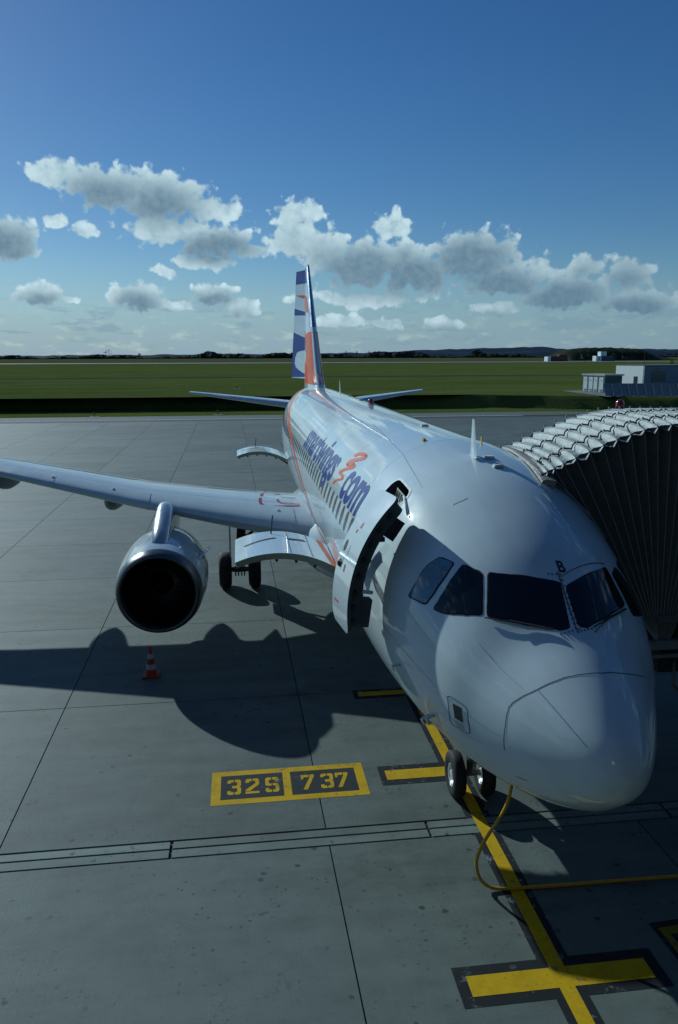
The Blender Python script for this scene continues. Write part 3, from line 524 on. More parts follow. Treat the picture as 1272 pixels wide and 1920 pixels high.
# mound, hills
def ridge(name, pts, y, dep, mat, n=60, rough=.6, kind='structure'):
    rr = random.Random(5); v = []; X = np.linspace(pts[0][0], pts[-1][0], n); Z = np.interp(X, [p[0] for p in pts], [p[1] for p in pts])
    for x, z in zip(X, Z):
        z = max(0, z+rr.uniform(-rough, rough)*(1 if z > rough else 0))
        v += [(x, y, FZ-.5), (x, y+dep*.15, FZ+z*.5+rr.uniform(-rough, rough)*.6), (x, y+dep*.4, FZ+z), (x, y+dep, FZ+z*.9), (x, y+dep*1.6, FZ-.5)]
    return mesh(name, v, [(i*5+j, (i+1)*5+j, (i+1)*5+j+1, i*5+j+1) for i in range(n-1) for j in range(4)], mat, None, True, kind)
md = ridge('mound', [(375, 0), (379, 9), (388, 13.5), (405, 14.6), (430, 15), (455, 14.2), (472, 13.5), (484, 9), (493, 5), (505, 3), (520, 0)], 860, 60, 'mound', 70, .5)
ridge('hills', [(900, 20), (1500, 55), (1900, 66), (2300, 78), (2600, 82), (2900, 60), (3200, 62), (3600, 66), (4400, 40)], 6200, 900, 'hill_haze_blue', 60, 4)
ridge('low_hills', [(-3600, 6), (-2400, 12), (-1200, 18), (0, 22), (900, 30), (1900, 40), (3000, 44), (4300, 30)], 5200, 500, 'hill_haze_blue', 160, 4)
# distant belt of wood: many ragged clumps, one mass
rw = random.Random(11); g = G()
def clump(g, x, y, r, h, n=7):
    ring = [(x+r*math.cos(2*math.pi*j/n)*rw.uniform(.8, 1.15), y+r*math.sin(2*math.pi*j/n)*rw.uniform(.8, 1.15)) for j in range(n)]
    v = [(px, py, FZ-.2) for px, py in ring]+[(px, py, FZ+h*rw.uniform(.45, .75)) for px, py in ring]+[(x+(px-x)*.55, y+(py-y)*.55, FZ+h*rw.uniform(.8, 1.05)) for px, py in ring]+[(x, y, FZ+h*.95)]
    f = [(j, (j+1) % n, n+(j+1) % n, n+j) for j in range(n)]+[(n+j, n+(j+1) % n, 2*n+(j+1) % n, 2*n+j) for j in range(n)]+[(2*n+j, 2*n+(j+1) % n, 3*n) for j in range(n)]
    g.add(v, f)
for i in range(2600):
    t = rw.random(); D_ = rw.uniform(2500, 2900); azm = R(-18+52*t)
    if t < .42: h = rw.uniform(5, 12)*(0.65+.5*t)*(1.9 if .30 < t < .42 else 1.25)
    elif t < .62: h = rw.uniform(8, 19)
    else: h = rw.uniform(5, 12)
    h *= .9+.35*math.sin(t*47)+.2*math.sin(t*131)
    clump(g, CAM.x+D_*math.sin(azm), CAM.y+D_*math.cos(azm), rw.uniform(7, 22), max(3, h), 6)
w = g.make('far_wood', 'far_wood', kind='stuff', fix=False); tag(w, 'dark line of distant trees along the horizon', 'wood')
# trees standing clear of it
def far_tree(px_az, D_, h, r, label, bare=False):
    x = CAM.x+D_*math.sin(R(px_az)); y = CAM.y+D_*math.cos(R(px_az)); t = thing('tree', label, 'tree', (x, y, FZ), 'single trees on the horizon')
    G().tube([(x, y, FZ), (x, y, FZ+h*.45), (x+.1*r, y, FZ+h*.8)], [h*.03, h*.02, h*.008], 5).make('trunk', 'bark', t)
    g = G()
    for k in range(46 if not bare else 30):
        a1 = rw.uniform(0, 6.28); q = rw.random()**.5; zc_ = h*(.38+.6*rw.random()); rr = r*math.sqrt(max(.05, 1-((zc_/h-.66)/.36)**2))*q
        c = Vector((x+rr*math.cos(a1), y+rr*math.sin(a1), FZ+zc_)); s = (r*.28 if not bare else r*.12)*rw.uniform(.6, 1.3)
        n_ = Vector((rw.uniform(-1, 1), rw.uniform(-1, 1), rw.uniform(-1, 1))).normalized(); e1 = n_.orthogonal().normalized()*s; e2 = n_.cross(e1)
        g.add([c+e1, c+e2, c-e1, c-e2, c+n_*s*.7], [(0, 1, 4), (1, 2, 4), (2, 3, 4), (3, 0, 4), (3, 2, 1, 0)])
    g.make('crown', 'leaf', t, fix=False)
for az_, D_, h, r, lb, br in ((-9.0, 2300, 26, 12, 'bare spreading tree rising above the wood at left', True), (-6.9, 2300, 16, 5, 'small round tree on the horizon left of the tail fin', False), (-2.1, 2300, 24, 3, 'thin pointed tree on the horizon left of the tail fin', False),
    (7.8, 2400, 22, 4, 'slim poplar right of tail fin, left one', False), (8.6, 2400, 24, 3.5, 'slim poplar right of tail fin, middle one', False), (9.5, 2400, 23, 3.5, 'slim poplar right of tail fin, right one', False),
    (17.2, 2000, 20, 14, 'broad dark tree on the horizon before the blue hills', False), (26.5, 755, 7.5, 3.2, 'dark conifer standing right of white and blue building', False), (27.2, 752, 5.2, 2.4, 'low round bush right of white and blue building', False), (24.6, 760, 6.0, 5.5, 'wide dark bush left of white and blue building', False)):
    far_tree(az_, D_, h, r, lb, br)
# small airfield fittings on the grass
def fitting(x, y, z, label):
    t = thing('edge_light', label, 'ground light', (x, y, z), 'edge lights beyond the apron'); G().box((x, y, z+.02), (1.1, .45, .05)).make('slab', 'fence_foot', t); G().tube([(x, y, z+.04), (x, y, z+.42)], .05, 8).make('stem', 'gear_dark', t); G().lathe([(0, .10), (.12, .10), (.2, .03)], (x, y, z+.42), 'Z', 8, True).make('lamp', 'gear_dark', t)
fitting(-21.5, 92.9, 0, 'edge light on a pale slab at the left of the apron edge'); fitting(-6.4, 93.6, 0, 'edge light on a pale slab left of the tail')
fitting(-4.0, 128, FZ, 'edge light standing on the field above the bank')

# unseen terminal front, added just behind the lens to block sky light
tb = thing('terminal_sky_block', 'unseen dark terminal front added behind the viewer to block sky light', 'building', (0, -9, 0))
G().box((0, -19.2, 8), (170, 22, 16)).make('wall', 'sky_block_wall', tb)
G().box((0, -18.6, 16.3), (174, 24.5, .6)).make('roof', 'cab_roof', tb)
tp = None
for k in range(-24, 25):
    for z in (2.1, 6.4, 10.7):
        if tp is None: tp = G().box((k*3.4, -8.12, z+2), (3.2, .08, 3.9)).make('window', 'black_glass', tb); k00, z00 = k, z
        else:
            o = tp.copy(); o.name = 'window'; link(o); o.parent = tb; o.location = ((k-k00)*3.4, 0, z-z00)

# ------------------------------------------------------------------ airliner
jet = thing('passenger_jet', 'white narrow body airliner with blue and orange livery, starboard doors standing open', 'airliner', (0, 5.07, 0))
KT = np.array([(0,3.17,3.17,0),(.08,3.385,2.94,.20),(.3,3.59,2.72,.40),(.6,3.79,2.49,.60),(1.0,4.0,2.29,.83),(1.5,4.24,2.12,1.09),(2.0,4.59,2.01,1.34),(2.5,4.92,1.93,1.51),(3.2,5.26,1.85,1.69),(4.2,5.60,1.775,1.85),(5.2,5.78,1.74,1.93),(6.5,5.87,1.73,1.975),(9,5.87,1.73,1.975),(20,5.87,1.73,1.975),(23.5,5.87,1.80,1.975),(26,5.87,2.12,1.93),(29,5.86,2.72,1.74),(31.5,5.80,3.28,1.43),(34,5.66,3.86,1.05),(36,5.48,4.33,.66),(37.4,5.30,4.68,.33)])
KS = np.sqrt(KT[:, 0])
def _slopes(x, y):
    h = np.diff(x); d = np.diff(y)/h; m = np.zeros(len(x)); m[0] = d[0]; m[-1] = d[-1]
    for i in range(1, len(x)-1):
        if d[i-1]*d[i] > 0:
            w1 = 2*h[i]+h[i-1]; w2 = h[i]+2*h[i-1]; m[i] = (w1+w2)/(w1/d[i-1]+w2/d[i])
    return m
KM = [None]+[_slopes(KS, KT[:, c]) for c in (1, 2, 3)]
def sec(Y):
    q = math.sqrt(min(max(Y, 0), 37.4)); i = min(max(int(np.searchsorted(KS, q))-1, 0), len(KS)-2); h = KS[i+1]-KS[i]; t = (q-KS[i])/h; o = []
    for c in (1, 2, 3):
        y, m = KT[:, c], KM[c]
        o.append((2*t**3-3*t**2+1)*y[i]+(t**3-2*t**2+t)*h*m[i]+(-2*t**3+3*t**2)*y[i+1]+(t**3-t**2)*h*m[i+1])
    return o
def surf(Y, th, off=0.0):
    """point on the fuselage: Y metres behind the nose, th degrees from the crown (+ starboard)"""
    t, b, h = sec(Y); z0 = b+(t-b)*.49; T = R(th); c = math.cos(T)
    return (-(h+off)*math.sin(T), Y, z0+((t-z0) if c > 0 else (z0-b))*c+off*c)
OPEN = [(4.63, 5.46, 38.5, 98.5), (7.30, 9.12, 101.5, 154), (22.6, 24.4, 101.5, 152.0)]
ys = sorted(set([round(.0+.012*i*i, 4) for i in range(1, 10)]+[round(1.0+.1*i, 3) for i in range(36)]+[round(4.6+.2*i, 3) for i in range(150) if 4.6+.2*i < 37.4]+[37.4]+[v for o_ in OPEN for v in o_[:2]]))
ys = [y for i, y in enumerate(ys) if all(abs(y-v) > .045 or y == v for o_ in OPEN for v in o_[:2])]
ths = sorted(set([float(a) for a in range(0, 360, 3)]+[v for o_ in OPEN for v in o_[2:]]))
ths = [a for a in ths if all(abs(a-v) > 1.2 or a == v for o_ in OPEN for v in o_[2:])]
nT = len(ths); vs_ = [surf(0, 0)]; fs_ = []
for y in ys: vs_ += [surf(y, a) for a in ths]
fs_ += [(0, 1+j, 1+(j+1) % nT) for j in range(nT)]
for i in range(len(ys)-1):
    for j in range(nT):
        ym = (ys[i]+ys[i+1])/2; tm = (ths[j]+(ths[j+1] if j+1 < nT else 360))/2
        if any(a < ym < b and c < tm < d for a, b, c, d in OPEN): continue
        fs_.append((1+i*nT+j, 1+(i+1)*nT+j, 1+(i+1)*nT+(j+1) % nT, 1+i*nT+(j+1) % nT))
fs_.append(tuple(1+(len(ys)-1)*nT+j for j in range(nT)))
fus = mesh('fuselage', vs_, fs_, 'white_skin', jet, True)
bm = bmesh.new(); bm.from_mesh(fus.data); bmesh.ops.recalc_face_normals(bm, faces=bm.faces); bm.to_mesh(fus.data); bm.free()
def on(off): return lambda a, b: surf(a, b, off)
DEG = 57.3/1.975            # one metre of skin in degrees
def line(name, pts, w, mat, off=.004, parent=None):
    return conform(name, ribbon(pts, w, 1/DEG), on(off), mat, parent or jet, .25, 4)
# rounded corners, surrounds and dark interiors of the openings
for k, (a, b, c, d) in enumerate(OPEN):
    r = .16 if k == 0 else .10; rt = r*DEG
    polys = []
    for (cy, ct, sy, st_) in ((a, c, 1, 1), (b, c, -1, 1), (b, d, -1, -1), (a, d, 1, -1)):
        arc = [(cy+sy*r*(1-math.cos(q)), ct+st_*rt*(1-math.sin(q))) for q in np.linspace(0, math.pi/2, 6)]
        polys.append([(cy, ct)]+arc)
    conform('corner_plate', polys, on(.0005), 'white_skin', jet)
    out = []
    for (cy, ct, q0) in ((b-r, c+rt, 90), (b-r, d-rt, 0), (a+r, d-rt, -90), (a+r, c+rt, 180)):
        for q in np.linspace(R(q0), R(q0-90), 6): out.append((cy+r*math.cos(q), ct-rt*math.sin(q)))
    cyc = out+[out[0], out[1]]; rb = []
    P0 = np.array(out); n = len(P0); cen = P0.mean(0)
    grow = lambda s: [(p[0]+s*np.sign(p[0]-cen[0]), p[1]+s*DEG*np.sign(p[1]-cen[1])) for p in P0]
    o1 = grow(.035 if k == 0 else .02)
    conform('door_surround' if k == 0 else 'hatch_surround', [[tuple(P0[i]), tuple(P0[(i+1) % n]), o1[(i+1) % n], o1[i]] for i in range(n)], on(.005), 'strip_metal' if k == 0 else 'white_skin', jet)
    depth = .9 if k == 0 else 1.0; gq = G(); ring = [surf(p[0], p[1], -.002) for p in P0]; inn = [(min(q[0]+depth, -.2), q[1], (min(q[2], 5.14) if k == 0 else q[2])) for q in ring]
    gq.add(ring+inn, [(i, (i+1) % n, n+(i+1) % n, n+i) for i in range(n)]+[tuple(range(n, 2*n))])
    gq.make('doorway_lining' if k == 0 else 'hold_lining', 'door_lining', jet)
# header with slotted track above the service door
hp = G(); hp.add([surf(4.80, 41.5, -.05), surf(5.32, 41.5, -.05), surf(5.32, 47, -.16), surf(4.80, 47, -.16)], [(0, 1, 2, 3)]); hpo = hp.make('header_panel', 'cream_panel', jet)
for q in (4.90, 5.02, 5.14, 5.24):
    G().add([surf(q, 42.2, -.045), surf(q+.05, 42.2, -.045), surf(q+.03, 45.5, -.13), surf(q-.02, 45.5, -.13)], [(0, 1, 2, 3)]).make('slot', 'black_decal', hpo)
# open service door: same skin, swung out and forward
DY, DX, DZ, DR = 1.094, .423, .061, .13
def door_pt(y, th, off=0.0):
    x, _, z = surf(5.02, th, off); rx, ry = x+1.9, y-5.02
    return (-1.9+rx*math.cos(DR)-ry*math.sin(DR)-DX, 5.02+rx*math.sin(DR)+ry*math.cos(DR)-DY, z+DZ)
def rrect(a, b, c, d, r, k=5, asp=DEG):
    o_ = []
    for (cy, ct, q0) in ((b-r, c+r*asp, 90), (b-r, d-r*asp, 0), (a+r, d-r*asp, -90), (a+r, c+r*asp, 180)):
        for q in np.linspace(R(q0), R(q0-90), k): o_.append((cy+r*math.cos(q), ct-r*asp*math.sin(q)))
    return o_
dskin = conform('service_door', [rrect(4.64, 5.45, 38.5, 98.5, .13)], lambda a, b: door_pt(a, b, 0), 'white_skin', jet, .1, 2)
ol = rrect(4.64, 5.45, 38.5, 98.5, .13, 6); n = len(ol); dens_ = []
for i in range(n):
    p, q = np.array(ol[i]), np.array(ol[(i+1) % n]); L_ = math.hypot(q[0]-p[0], (q[1]-p[1])/DEG); kk = max(1, int(L_/.08))
    dens_ += [tuple(p+(q-p)*j/kk) for j in range(kk)]
n = len(dens_); cen = (5.045, 68.5)
ins = [(cen[0]+(a-cen[0])*.90, cen[1]+(b-cen[1])*.965) for a, b in dens_]
r0 = [door_pt(a, b, -.001) for a, b in dens_]; r1 = [door_pt(a, b, -.055) for a, b in dens_]; r2 = [door_pt(a, b, -.06) for a, b in ins]; r3 = [door_pt(a, b, -.20) for a, b in ins]
G().add(r0+r1+r2+r3, [(k*n+i, k*n+(i+1) % n, (k+1)*n+(i+1) % n, (k+1)*n+i) for k in range(3) for i in range(n)]).make('door_frame', 'door_lining', dskin)
conform('door_lining', [ins], lambda a, b: door_pt(a, b, -.20), 'door_lining', dskin, .12, 3)
for th in (45, 52, 59, 66, 73, 80, 86, 92):        # stops along the leading edge
    p = Vector(door_pt(4.655, th, -.09)); q = Vector(door_pt(4.655, th+2, -.09))
    G().bar(p, q, .05, .055).make('door_stop', 'gear_dark', dskin)
for th, w in ((56, .30), (90, .34)):
    G().bar(door_pt(4.75, th, -.24), door_pt(5.3, th, -.24), .09, .06).make('cross_beam', 'gear_dark', dskin)
G().bar(door_pt(4.78, 44, -.25), door_pt(4.78, 54, -.27), .12, .22).make('latch_box', 'gear_dark', dskin)
G().bar(door_pt(4.80, 84, -.30), door_pt(4.80, 97, -.24), .16, .16).make('slide_pack', 'door_lining', dskin)
G().tube([door_pt(4.68, 80, -.2), door_pt(4.72, 80.5, -.36)], .028, 8).make('handle', 'strip_metal', dskin)
conform('door_window', [[(5.30+.055*math.cos(q), 66+.085*DEG*math.sin(q)) for q in np.linspace(0, 6.283, 16, endpoint=False)]], lambda a, b: door_pt(a, b, .004), 'cabin_glass', dskin, .1, 3)
for (a, b, w, h, m_) in ((5.06, 55.5, .07, 2.6, 'red_decal'), (5.13, 58.6, .045, 1.6, 'red_decal'), (5.10, 67, .012, 4.5, 'seam'), (5.20, 73, .01, 5, 'seam'), (5.05, 74, .05, 3, 'seam'), (5.22, 88.5, .20, .9, 'orange_livery')):
    conform('marking', [[(a-w/2, b-h/2), (a+w/2, b-h/2), (a+w/2, b+h/2), (a-w/2, b+h/2)]], lambda p, q: door_pt(p, q, .004), m_, dskin, .1, 2)
for q in (5.035, 5.06, 5.085): conform('marking', [[(q-.006, 54.6), (q+.006, 54.6), (q+.006, 56.4), (q-.006, 56.4)]], lambda a, b: door_pt(a, b, .006), 'white_skin', dskin, .1, 2)
ha = G(); ha.tube([surf(4.75, 72, -.3), (-2.12, 4.62, 4.35), (-2.28, 4.2, 4.35), door_pt(5.0, 72, -.2)], .07, 8); ha.bar((-2.0, 4.72, 4.0), (-2.0, 4.72, 4.7), .10, .10)
autosmooth(ha.make('hinge_arm', 'gear_dark', jet))
G().tube([surf(4.66, 42.0, .03), surf(4.16, 45.5, .03)], .014, 8).make('stay_rod', 'strip_metal', jet, True)
# cargo doors: hinged at their upper edge, standing out level
def cargo_door(Y0_, Y1_, name):
    hx, hz_ = surf((Y0_+Y1_)/2, 101.5)[0], surf((Y0_+Y1_)/2, 101.5)[2]
    # arc of the skin swung up about the hinge
    def pt(y, s, off=0.0):          # s 0..1 hinge to lip
        th = 101.5+s*56; x, _, z = surf((Y0_+Y1_)/2 if Y1_-Y0_ < 3 else y, th, off); dx_, dz_ = x-hx, z-hz_
        a = R(CARGO_ANG)
        return (hx+dx_*math.cos(a)+dz_*math.sin(a)-.02, y, hz_-dx_*math.sin(a)+dz_*math.cos(a)+.05)
    ns, nv = 14, 6; gt = G()
    for lay, off in ((0, 0.0), (1, -.115)):
        gt.v += [pt(Y0_+(Y1_-Y0_)*j/nv, i/ns, off) for i in range(ns+1) for j in range(nv+1)]
    N = (ns+1)*(nv+1); idx = lambda i, j, l: l*N+i*(nv+1)+j
    top = G(); top.v = gt.v[:N]; top.f = [(idx(i, j, 0), idx(i, j+1, 0), idx(i+1, j+1, 0), idx(i+1, j, 0)) for i in range(ns) for j in range(nv)]
    cd = top.make(name, 'white_skin', jet, True)
    und = G(); und.v = gt.v; und.f = [(idx(i, j, 1), idx(i+1, j, 1), idx(i+1, j+1, 1), idx(i, j+1, 1)) for i in range(ns) for j in range(nv)]
    und.f += [(idx(i, j, 0), idx(i+1, j, 0), idx(i+1, j, 1), idx(i, j, 1)) for j in (0, nv) for i in range(ns)]+[(idx(i, j, 0), idx(i, j+1, 0), idx(i, j+1, 1), idx(i, j, 1)) for i in (0, ns) for j in range(nv)]
    und.make('door_frame', 'under_door', cd)
    for s in (.2, .4, .6, .8):
        g_ = G(); g_.tube([pt(Y0_+.04, s, -.15), pt(Y1_-.04, s, -.15)], .03, 6); g_.make('door_beam', 'gear_dark', cd)
    def stripe(a, b, c, d, w, m_, nm):
        P_ = [(a+(c-a)*q, b+(d-b)*q) for q in np.linspace(0, 1, 9)]; gg = G()
        for (s0, y0), (s1, y1) in zip(P_, P_[1:]):
            dx_, dy_ = (s1-s0)*1.5, y1-y0; L_ = math.hypot(dx_, dy_); ox, oy = -dy_/L_*w/2/1.5, dx_/L_*w/2
            gg.add([pt(y0+oy, s0+ox, .004), pt(y1+oy, s1+ox, .004), pt(y1-oy, s1-ox, .004), pt(y0-oy, s0-ox, .004)], [(0, 1, 2, 3)])
        gg.make(nm, m_, cd)
    ym = (Y0_+Y1_)/2
    if Y0_ < 10:
        stripe(.58, ym+.30, .90, ym+.02, .085, 'black_decal', 'handle_recess'); stripe(.28, ym+.34, .46, ym+.22, .12, 'black_decal', 'handle_recess')
        stripe(.46, Y0_+.03, .46, Y1_-.03, .012, 'seam', 'seam'); stripe(.25, Y0_+.03, .25, Y1_-.03, .012, 'seam', 'seam')
        stripe(.10, Y1_-.02, .02, Y0_+.02, .10, 'orange_livery', 'livery_line')
    else:
        stripe(.55, ym+.3, .9, ym+.1, .06, 'black_decal', 'handle_recess'); stripe(.45, Y0_+.03, .45, Y1_-.03, .012, 'seam', 'seam')
    # door actuator strut and lamp arm
    a_ = pt(Y1_-.25, .62, 0); G().tube([a_, (a_[0]+.05, a_[1]+.25, a_[2]+.33)], .015, 6).make('pull_rod', 'gear_dark', cd)
    h1 = pt(Y1_-.2, .35, -.12); G().tube([h1, (surf(Y1_-.3, 118)[0]+.2, Y1_-.3, surf(Y1_-.3, 118)[2])], .035, 8).make('actuator', 'gear_metal', cd, True)
CARGO_ANG = 134
skin('under_door', (.26, .27, .22), .5, .1, .2, 0)
cargo_door(7.30, 9.12, 'cargo_door'); cargo_door(22.6, 24.4, 'cargo_door')
# cockpit glazing
def glazed(name, poly, mat='black_glass', grow=.022, hide=False):
    P0 = np.array(poly); c = P0.mean(0); rr = []
    for p in P0:
        d = (p-c)*(1, 1/DEG); L_ = np.hypot(*d)+1e-9; rr.append(tuple(p+d/L_*(grow, grow*DEG)))
    f_ = conform(name, [rr], on(.004), 'rubber', jet, .08, 3); conform('pane', [[tuple(p) for p in P0]], on(.010), mat, f_, .08, 3); return f_
fill = [('windshield', PANE_FR), ('windshield', PANE_FL), ('cockpit_window', PANE_S1), ('cockpit_window', PANE_S2)]
for nm, P_ in fill: glazed(nm, P_, 'blind_glass' if P_ is PANE_S2 else 'black_glass')
for P_ in (PANE_S1, PANE_S2): glazed('cockpit_window', [(a, -b-6) for a, b in P_])
# raised frame strips with bolts round the windshield
bolts = G()
def bolt_row(p, q, n_):
    for t_ in np.linspace(0, 1, n_):
        x, y, z = surf(p[0]+(q[0]-p[0])*t_, p[1]+(q[1]-p[1])*t_, .006); bolts.box((x, y, z), (.016, .016, .012))
line('window_post', [(2.16, -3.2), (1.42, -2.0)], .028, 'seam', .003)
for (p, q, k) in (((2.06, -3.0), (1.47, -1.6), 11), ((2.05, -4.2), (1.46, -3.6), 9), ((2.10, -4.5), (2.50, -33), 18), ((1.42, -2), (1.48, -12), 5), ((1.44, 1), (1.42, 9), 4), ((1.45, -14), (1.9, -38), 14), ((2.13, 2), (2.12, -4), 4)): bolt_row(p, q, k)
b_ = bolts.make('bolt_heads', 'dark_seam', jet, kind='stuff')
def wiper(pts, nm='wiper'):
    g = G(); g.tube([surf(a, b, .03) for a, b in pts], .009, 6); p = surf(*pts[0], .0); g.bar(surf(*pts[len(pts)//3], .045), surf(*pts[-1], .035), .03, .012); return g.make(nm, 'gear_dark', jet)
wiper(WIPER_R); wiper(WIPER_L)
# letter B above the windshield
def text_bm(s, size, bold=0.0, shear=0.0, space=1.0):
    c = bpy.data.curves.new('t', 'FONT'); c.body = s; c.size = size; c.offset = bold; c.shear = shear; c.space_character = space; c.resolution_u = 4; c.align_x = 'LEFT'
    o = link(bpy.data.objects.new('t', c)); bpy.context.view_layer.update(); me = bpy.data.meshes.new_from_object(o.evaluated_get(bpy.context.evaluated_depsgraph_get()))
    bm = bmesh.new(); bm.from_mesh(me); bpy.data.objects.remove(o); bpy.data.curves.remove(c); bpy.data.meshes.remove(me); return bm
bm = text_bm('B', .22, .006); 
x0 = min(v.co.x for v in bm.verts); x1 = max(v.co.x for v in bm.verts)
for v in bm.verts: v.co = Vector((2.155+v.co.y*.95, -4.0-(v.co.x-x0)*34, 0))
conform('letter', [], on(.004), 'black_decal', jet, .05, 2, bm)
# radome seam, lightning strips, panels
line('radome_seam', RADOME[6:], .010, 'dark_seam', .003)
for P_ in (RST1, RST2, RST3, BLST): line('lightning_strip', P_, .014, 'strip_metal' if P_ is not RST1 else 'seam', .006)
line('lightning_strip', [(a, -b-3) for a, b in RST1], .012, 'seam', .006); line('lightning_strip', [(a, -b-3) for a, b in RST2], .012, 'strip_metal', .006); line('lightning_strip', [(a, -b) for a, b in BLST], .014, 'strip_metal', .006)
line('hatch_outline', PANELRIM+PANELRIM[:2], .012, 'dark_seam', .004); conform('static_port_plate', [PANELIN], on(.005), 'dark_seam', jet); 
for i, dy in enumerate((0, 1.3, 2.6)): line('placard_text', [(1.85-.02*i, 100.4+dy), (1.68, 99.2+dy)], .012, 'seam' if i != 1 else 'red_decal', .005)
line('drain_slot', SLOT, .02, 'dark_seam', .004)
line('skin_seam', LINEA, .012, 'seam', .003); line('skin_seam', LINEB, .010, 'strip_metal', .003); line('skin_seam', LINEC, .010, 'seam', .003)
for y in (6.35, 8.9, 12.1, 15.8, 20.0, 23.4, 26.3, 30.2): line('skin_seam', [(y, a) for a in np.arange(-96, 97, 6)], .007, 'seam', .002)
for th in (-24, 30): line('skin_seam', [(y, th) for y in np.arange(12.1, 26.4, 1.4)], .006, 'seam', .002)
for (th_, y0_, y1_) in ((56, 6.4, 12), (100, 5.6, 10.6), (118, 1.4, 7.2), (-52, 1.3, 3.9), (52, 1.1, 2.0)): line('skin_seam', [(y, th_) for y in np.arange(y0_, y1_, .35)], .006, 'seam', .002)
for a_ in (-90, 90): line('skin_seam', [(y, a_) for y in np.arange(1.15, 4.4, .4)], .006, 'seam', .002)
pr = G()
for (y, th, s) in ((2.35, 112, 1), (2.6, 118, 1), (3.1, 100, 1)):
    p = Vector(surf(y, th, 0)); q = Vector(surf(y, th, .11)); pr.tube([p, q, q+Vector((0, -.16, 0))], [.022, .018, .010], 6)
pr.make('pitot_probe', 'strip_metal', jet, True)
# cabin windows
def oval(y0, th0, w, h, n_=14, e=2.6):
    return [(y0+w/2*math.copysign(abs(math.cos(q))**(2/e), math.cos(q)), th0+h/2*DEG*math.copysign(abs(math.sin(q))**(2/e), math.sin(q))) for q in np.linspace(0, 2*math.pi, n_, endpoint=False)]
protoF = {}
for sgn in (1, -1):
    for i in range(46):
        y = 6.19+.533*i; th = 71.8 if y < 24 else 71.8+(y-24)*.25
        if 6.7 < y < 22.5 and sgn in protoF:
            f0, p0, yy = protoF[sgn]; f_ = f0.copy(); f_.name = 'cabin_window'; link(f_); f_.location = (0, y-yy, 0); f_.parent = jet; ORG[f_.name] = ORG[jet.name].copy()
            p_ = p0.copy(); p_.name = 'pane'; link(p_); p_.parent = f_; ORG[p_.name] = ORG[jet.name].copy(); continue
        f_ = conform('cabin_window', [oval(y, sgn*th, .285, .405)], on(.0015), 'win_frame' if 'win_frame' in MATS else 'white_skin', jet, 1, 40, smooth=True)
        p_ = conform('pane', [oval(y, sgn*th, .235, .345)], on(.004), 'cabin_glass', f_, 1, 5)
        if sgn not in protoF and y > 6.7: protoF[sgn] = (f_, p_, y)
# livery lettering
LET = []
bm = text_bm('smartwings', 1.0, .028, .12, 1.0); X_ = [v.co.x for v in bm.verts]; xa, xb = min(X_), max(X_)
for v in bm.verts: v.co = Vector((16.75-(v.co.x-xa)/(xb-xa)*6.95, 65.6-v.co.y*31.5, 0))
conform('livery_lettering', [], on(.004), 'blue_livery', jet, .25, 2.5, bm)
bm = text_bm('com', 1.0, .030, .12, 1.0); X_ = [v.co.x for v in bm.verts]; xa, xb = min(X_), max(X_)
for v in bm.verts: v.co = Vector((8.28-(v.co.x-xa)/(xb-xa)*2.16, 65.6-v.co.y*31.5, 0))
conform('livery_lettering', [], on(.004), 'blue_livery', jet, .25, 2.5, bm)
n = len(SQUIG)//2; conform('livery_squiggle', [[SQUIG[i], SQUIG[i+1], SQUIG[2*n-2-i], SQUIG[2*n-1-i]] for i in range(n-1)], on(.005), 'orange_livery', jet, .3, 3)
for sg in (1,):
    ST = [(33.0, 14), (31.0, 30), (29.1, 42.5), (27.3, 52), (25.3, 60.6), (22.5, 67), (18.7, 79), (16.5, 85), (13.6, 94.5), (12.2, 100), (10.8, 103.5), (9.2, 101)]
    Pn = np.array(ST); tt = np.linspace(0, len(ST)-1, 60); sp_ = [(float(np.interp(t_, range(len(ST)), Pn[:, 0])), float(np.interp(t_, range(len(ST)), Pn[:, 1]))) for t_ in tt]
    wts = np.interp([p[0] for p in sp_], [9, 14, 20, 26, 33], [.06, .09, .12, .20, .34]); 
    A_ = np.array(sp_)*(1, 1/DEG); d_ = np.gradient(A_, axis=0); nn = np.stack([-d_[:, 1], d_[:, 0]], 1); nn /= np.linalg.norm(nn, axis=1)[:, None]
    up_ = (A_+nn*wts[:, None]/2)*(1, DEG); dn_ = (A_-nn*wts[:, None]/2)*(1, DEG)
    conform('livery_stripe', [[tuple(up_[i]), tuple(up_[i+1]), tuple(dn_[i+1]), tuple(dn_[i])] for i in range(59)], on(.004), 'orange_livery', jet, .3, 4)
    bl = [(a, b+5.0+(a-9)*.02) for a, b in sp_ if a < 31]
    line('livery_line', bl, .035, 'blue_livery', .004)
# crown antennas and beacon
def blade(y, th, h, c, tilt=.45):
    p = Vector(surf(y, th, -.01)); up = Vector((0, tilt, 1)).normalized(); g = G()
    sec_ = [(-.5, 0), (-.25, .055), (.1, .06), (.5, 0), (.1, -.06), (-.25, -.055)]
    lo = [p+Vector((b*c*1.0, a*c, 0)) for a, b in sec_]; hi = [p+up*h+Vector((b*c*.35, a*c*.33, 0)) for a, b in sec_]
    n_ = 6; g.add(lo+hi, [(i, (i+1) % n_, n_+(i+1) % n_, n_+i) for i in range(n_)]+[tuple(range(n_, 2*n_))]); g.box(p+Vector((0, 0, .01)), (c*.16, c*1.25, .025)); return g.make('blade_antenna', 'white_skin', jet)
blade(4.95, 4.5, .58, .34, .10); blade(22.9, -3.5, .50, .30, .15)
def dome(y, th, w, l, h, mat='strip_metal', nm='antenna_patch'):
    p = Vector(surf(y, th, 0)); g = G(); g.box(p+Vector((0, 0, h/2)), (w, l, h)); g.box(p+Vector((0, 0, .003)), (w*1.25, l*1.2, .012)); return g.make(nm, mat, jet)
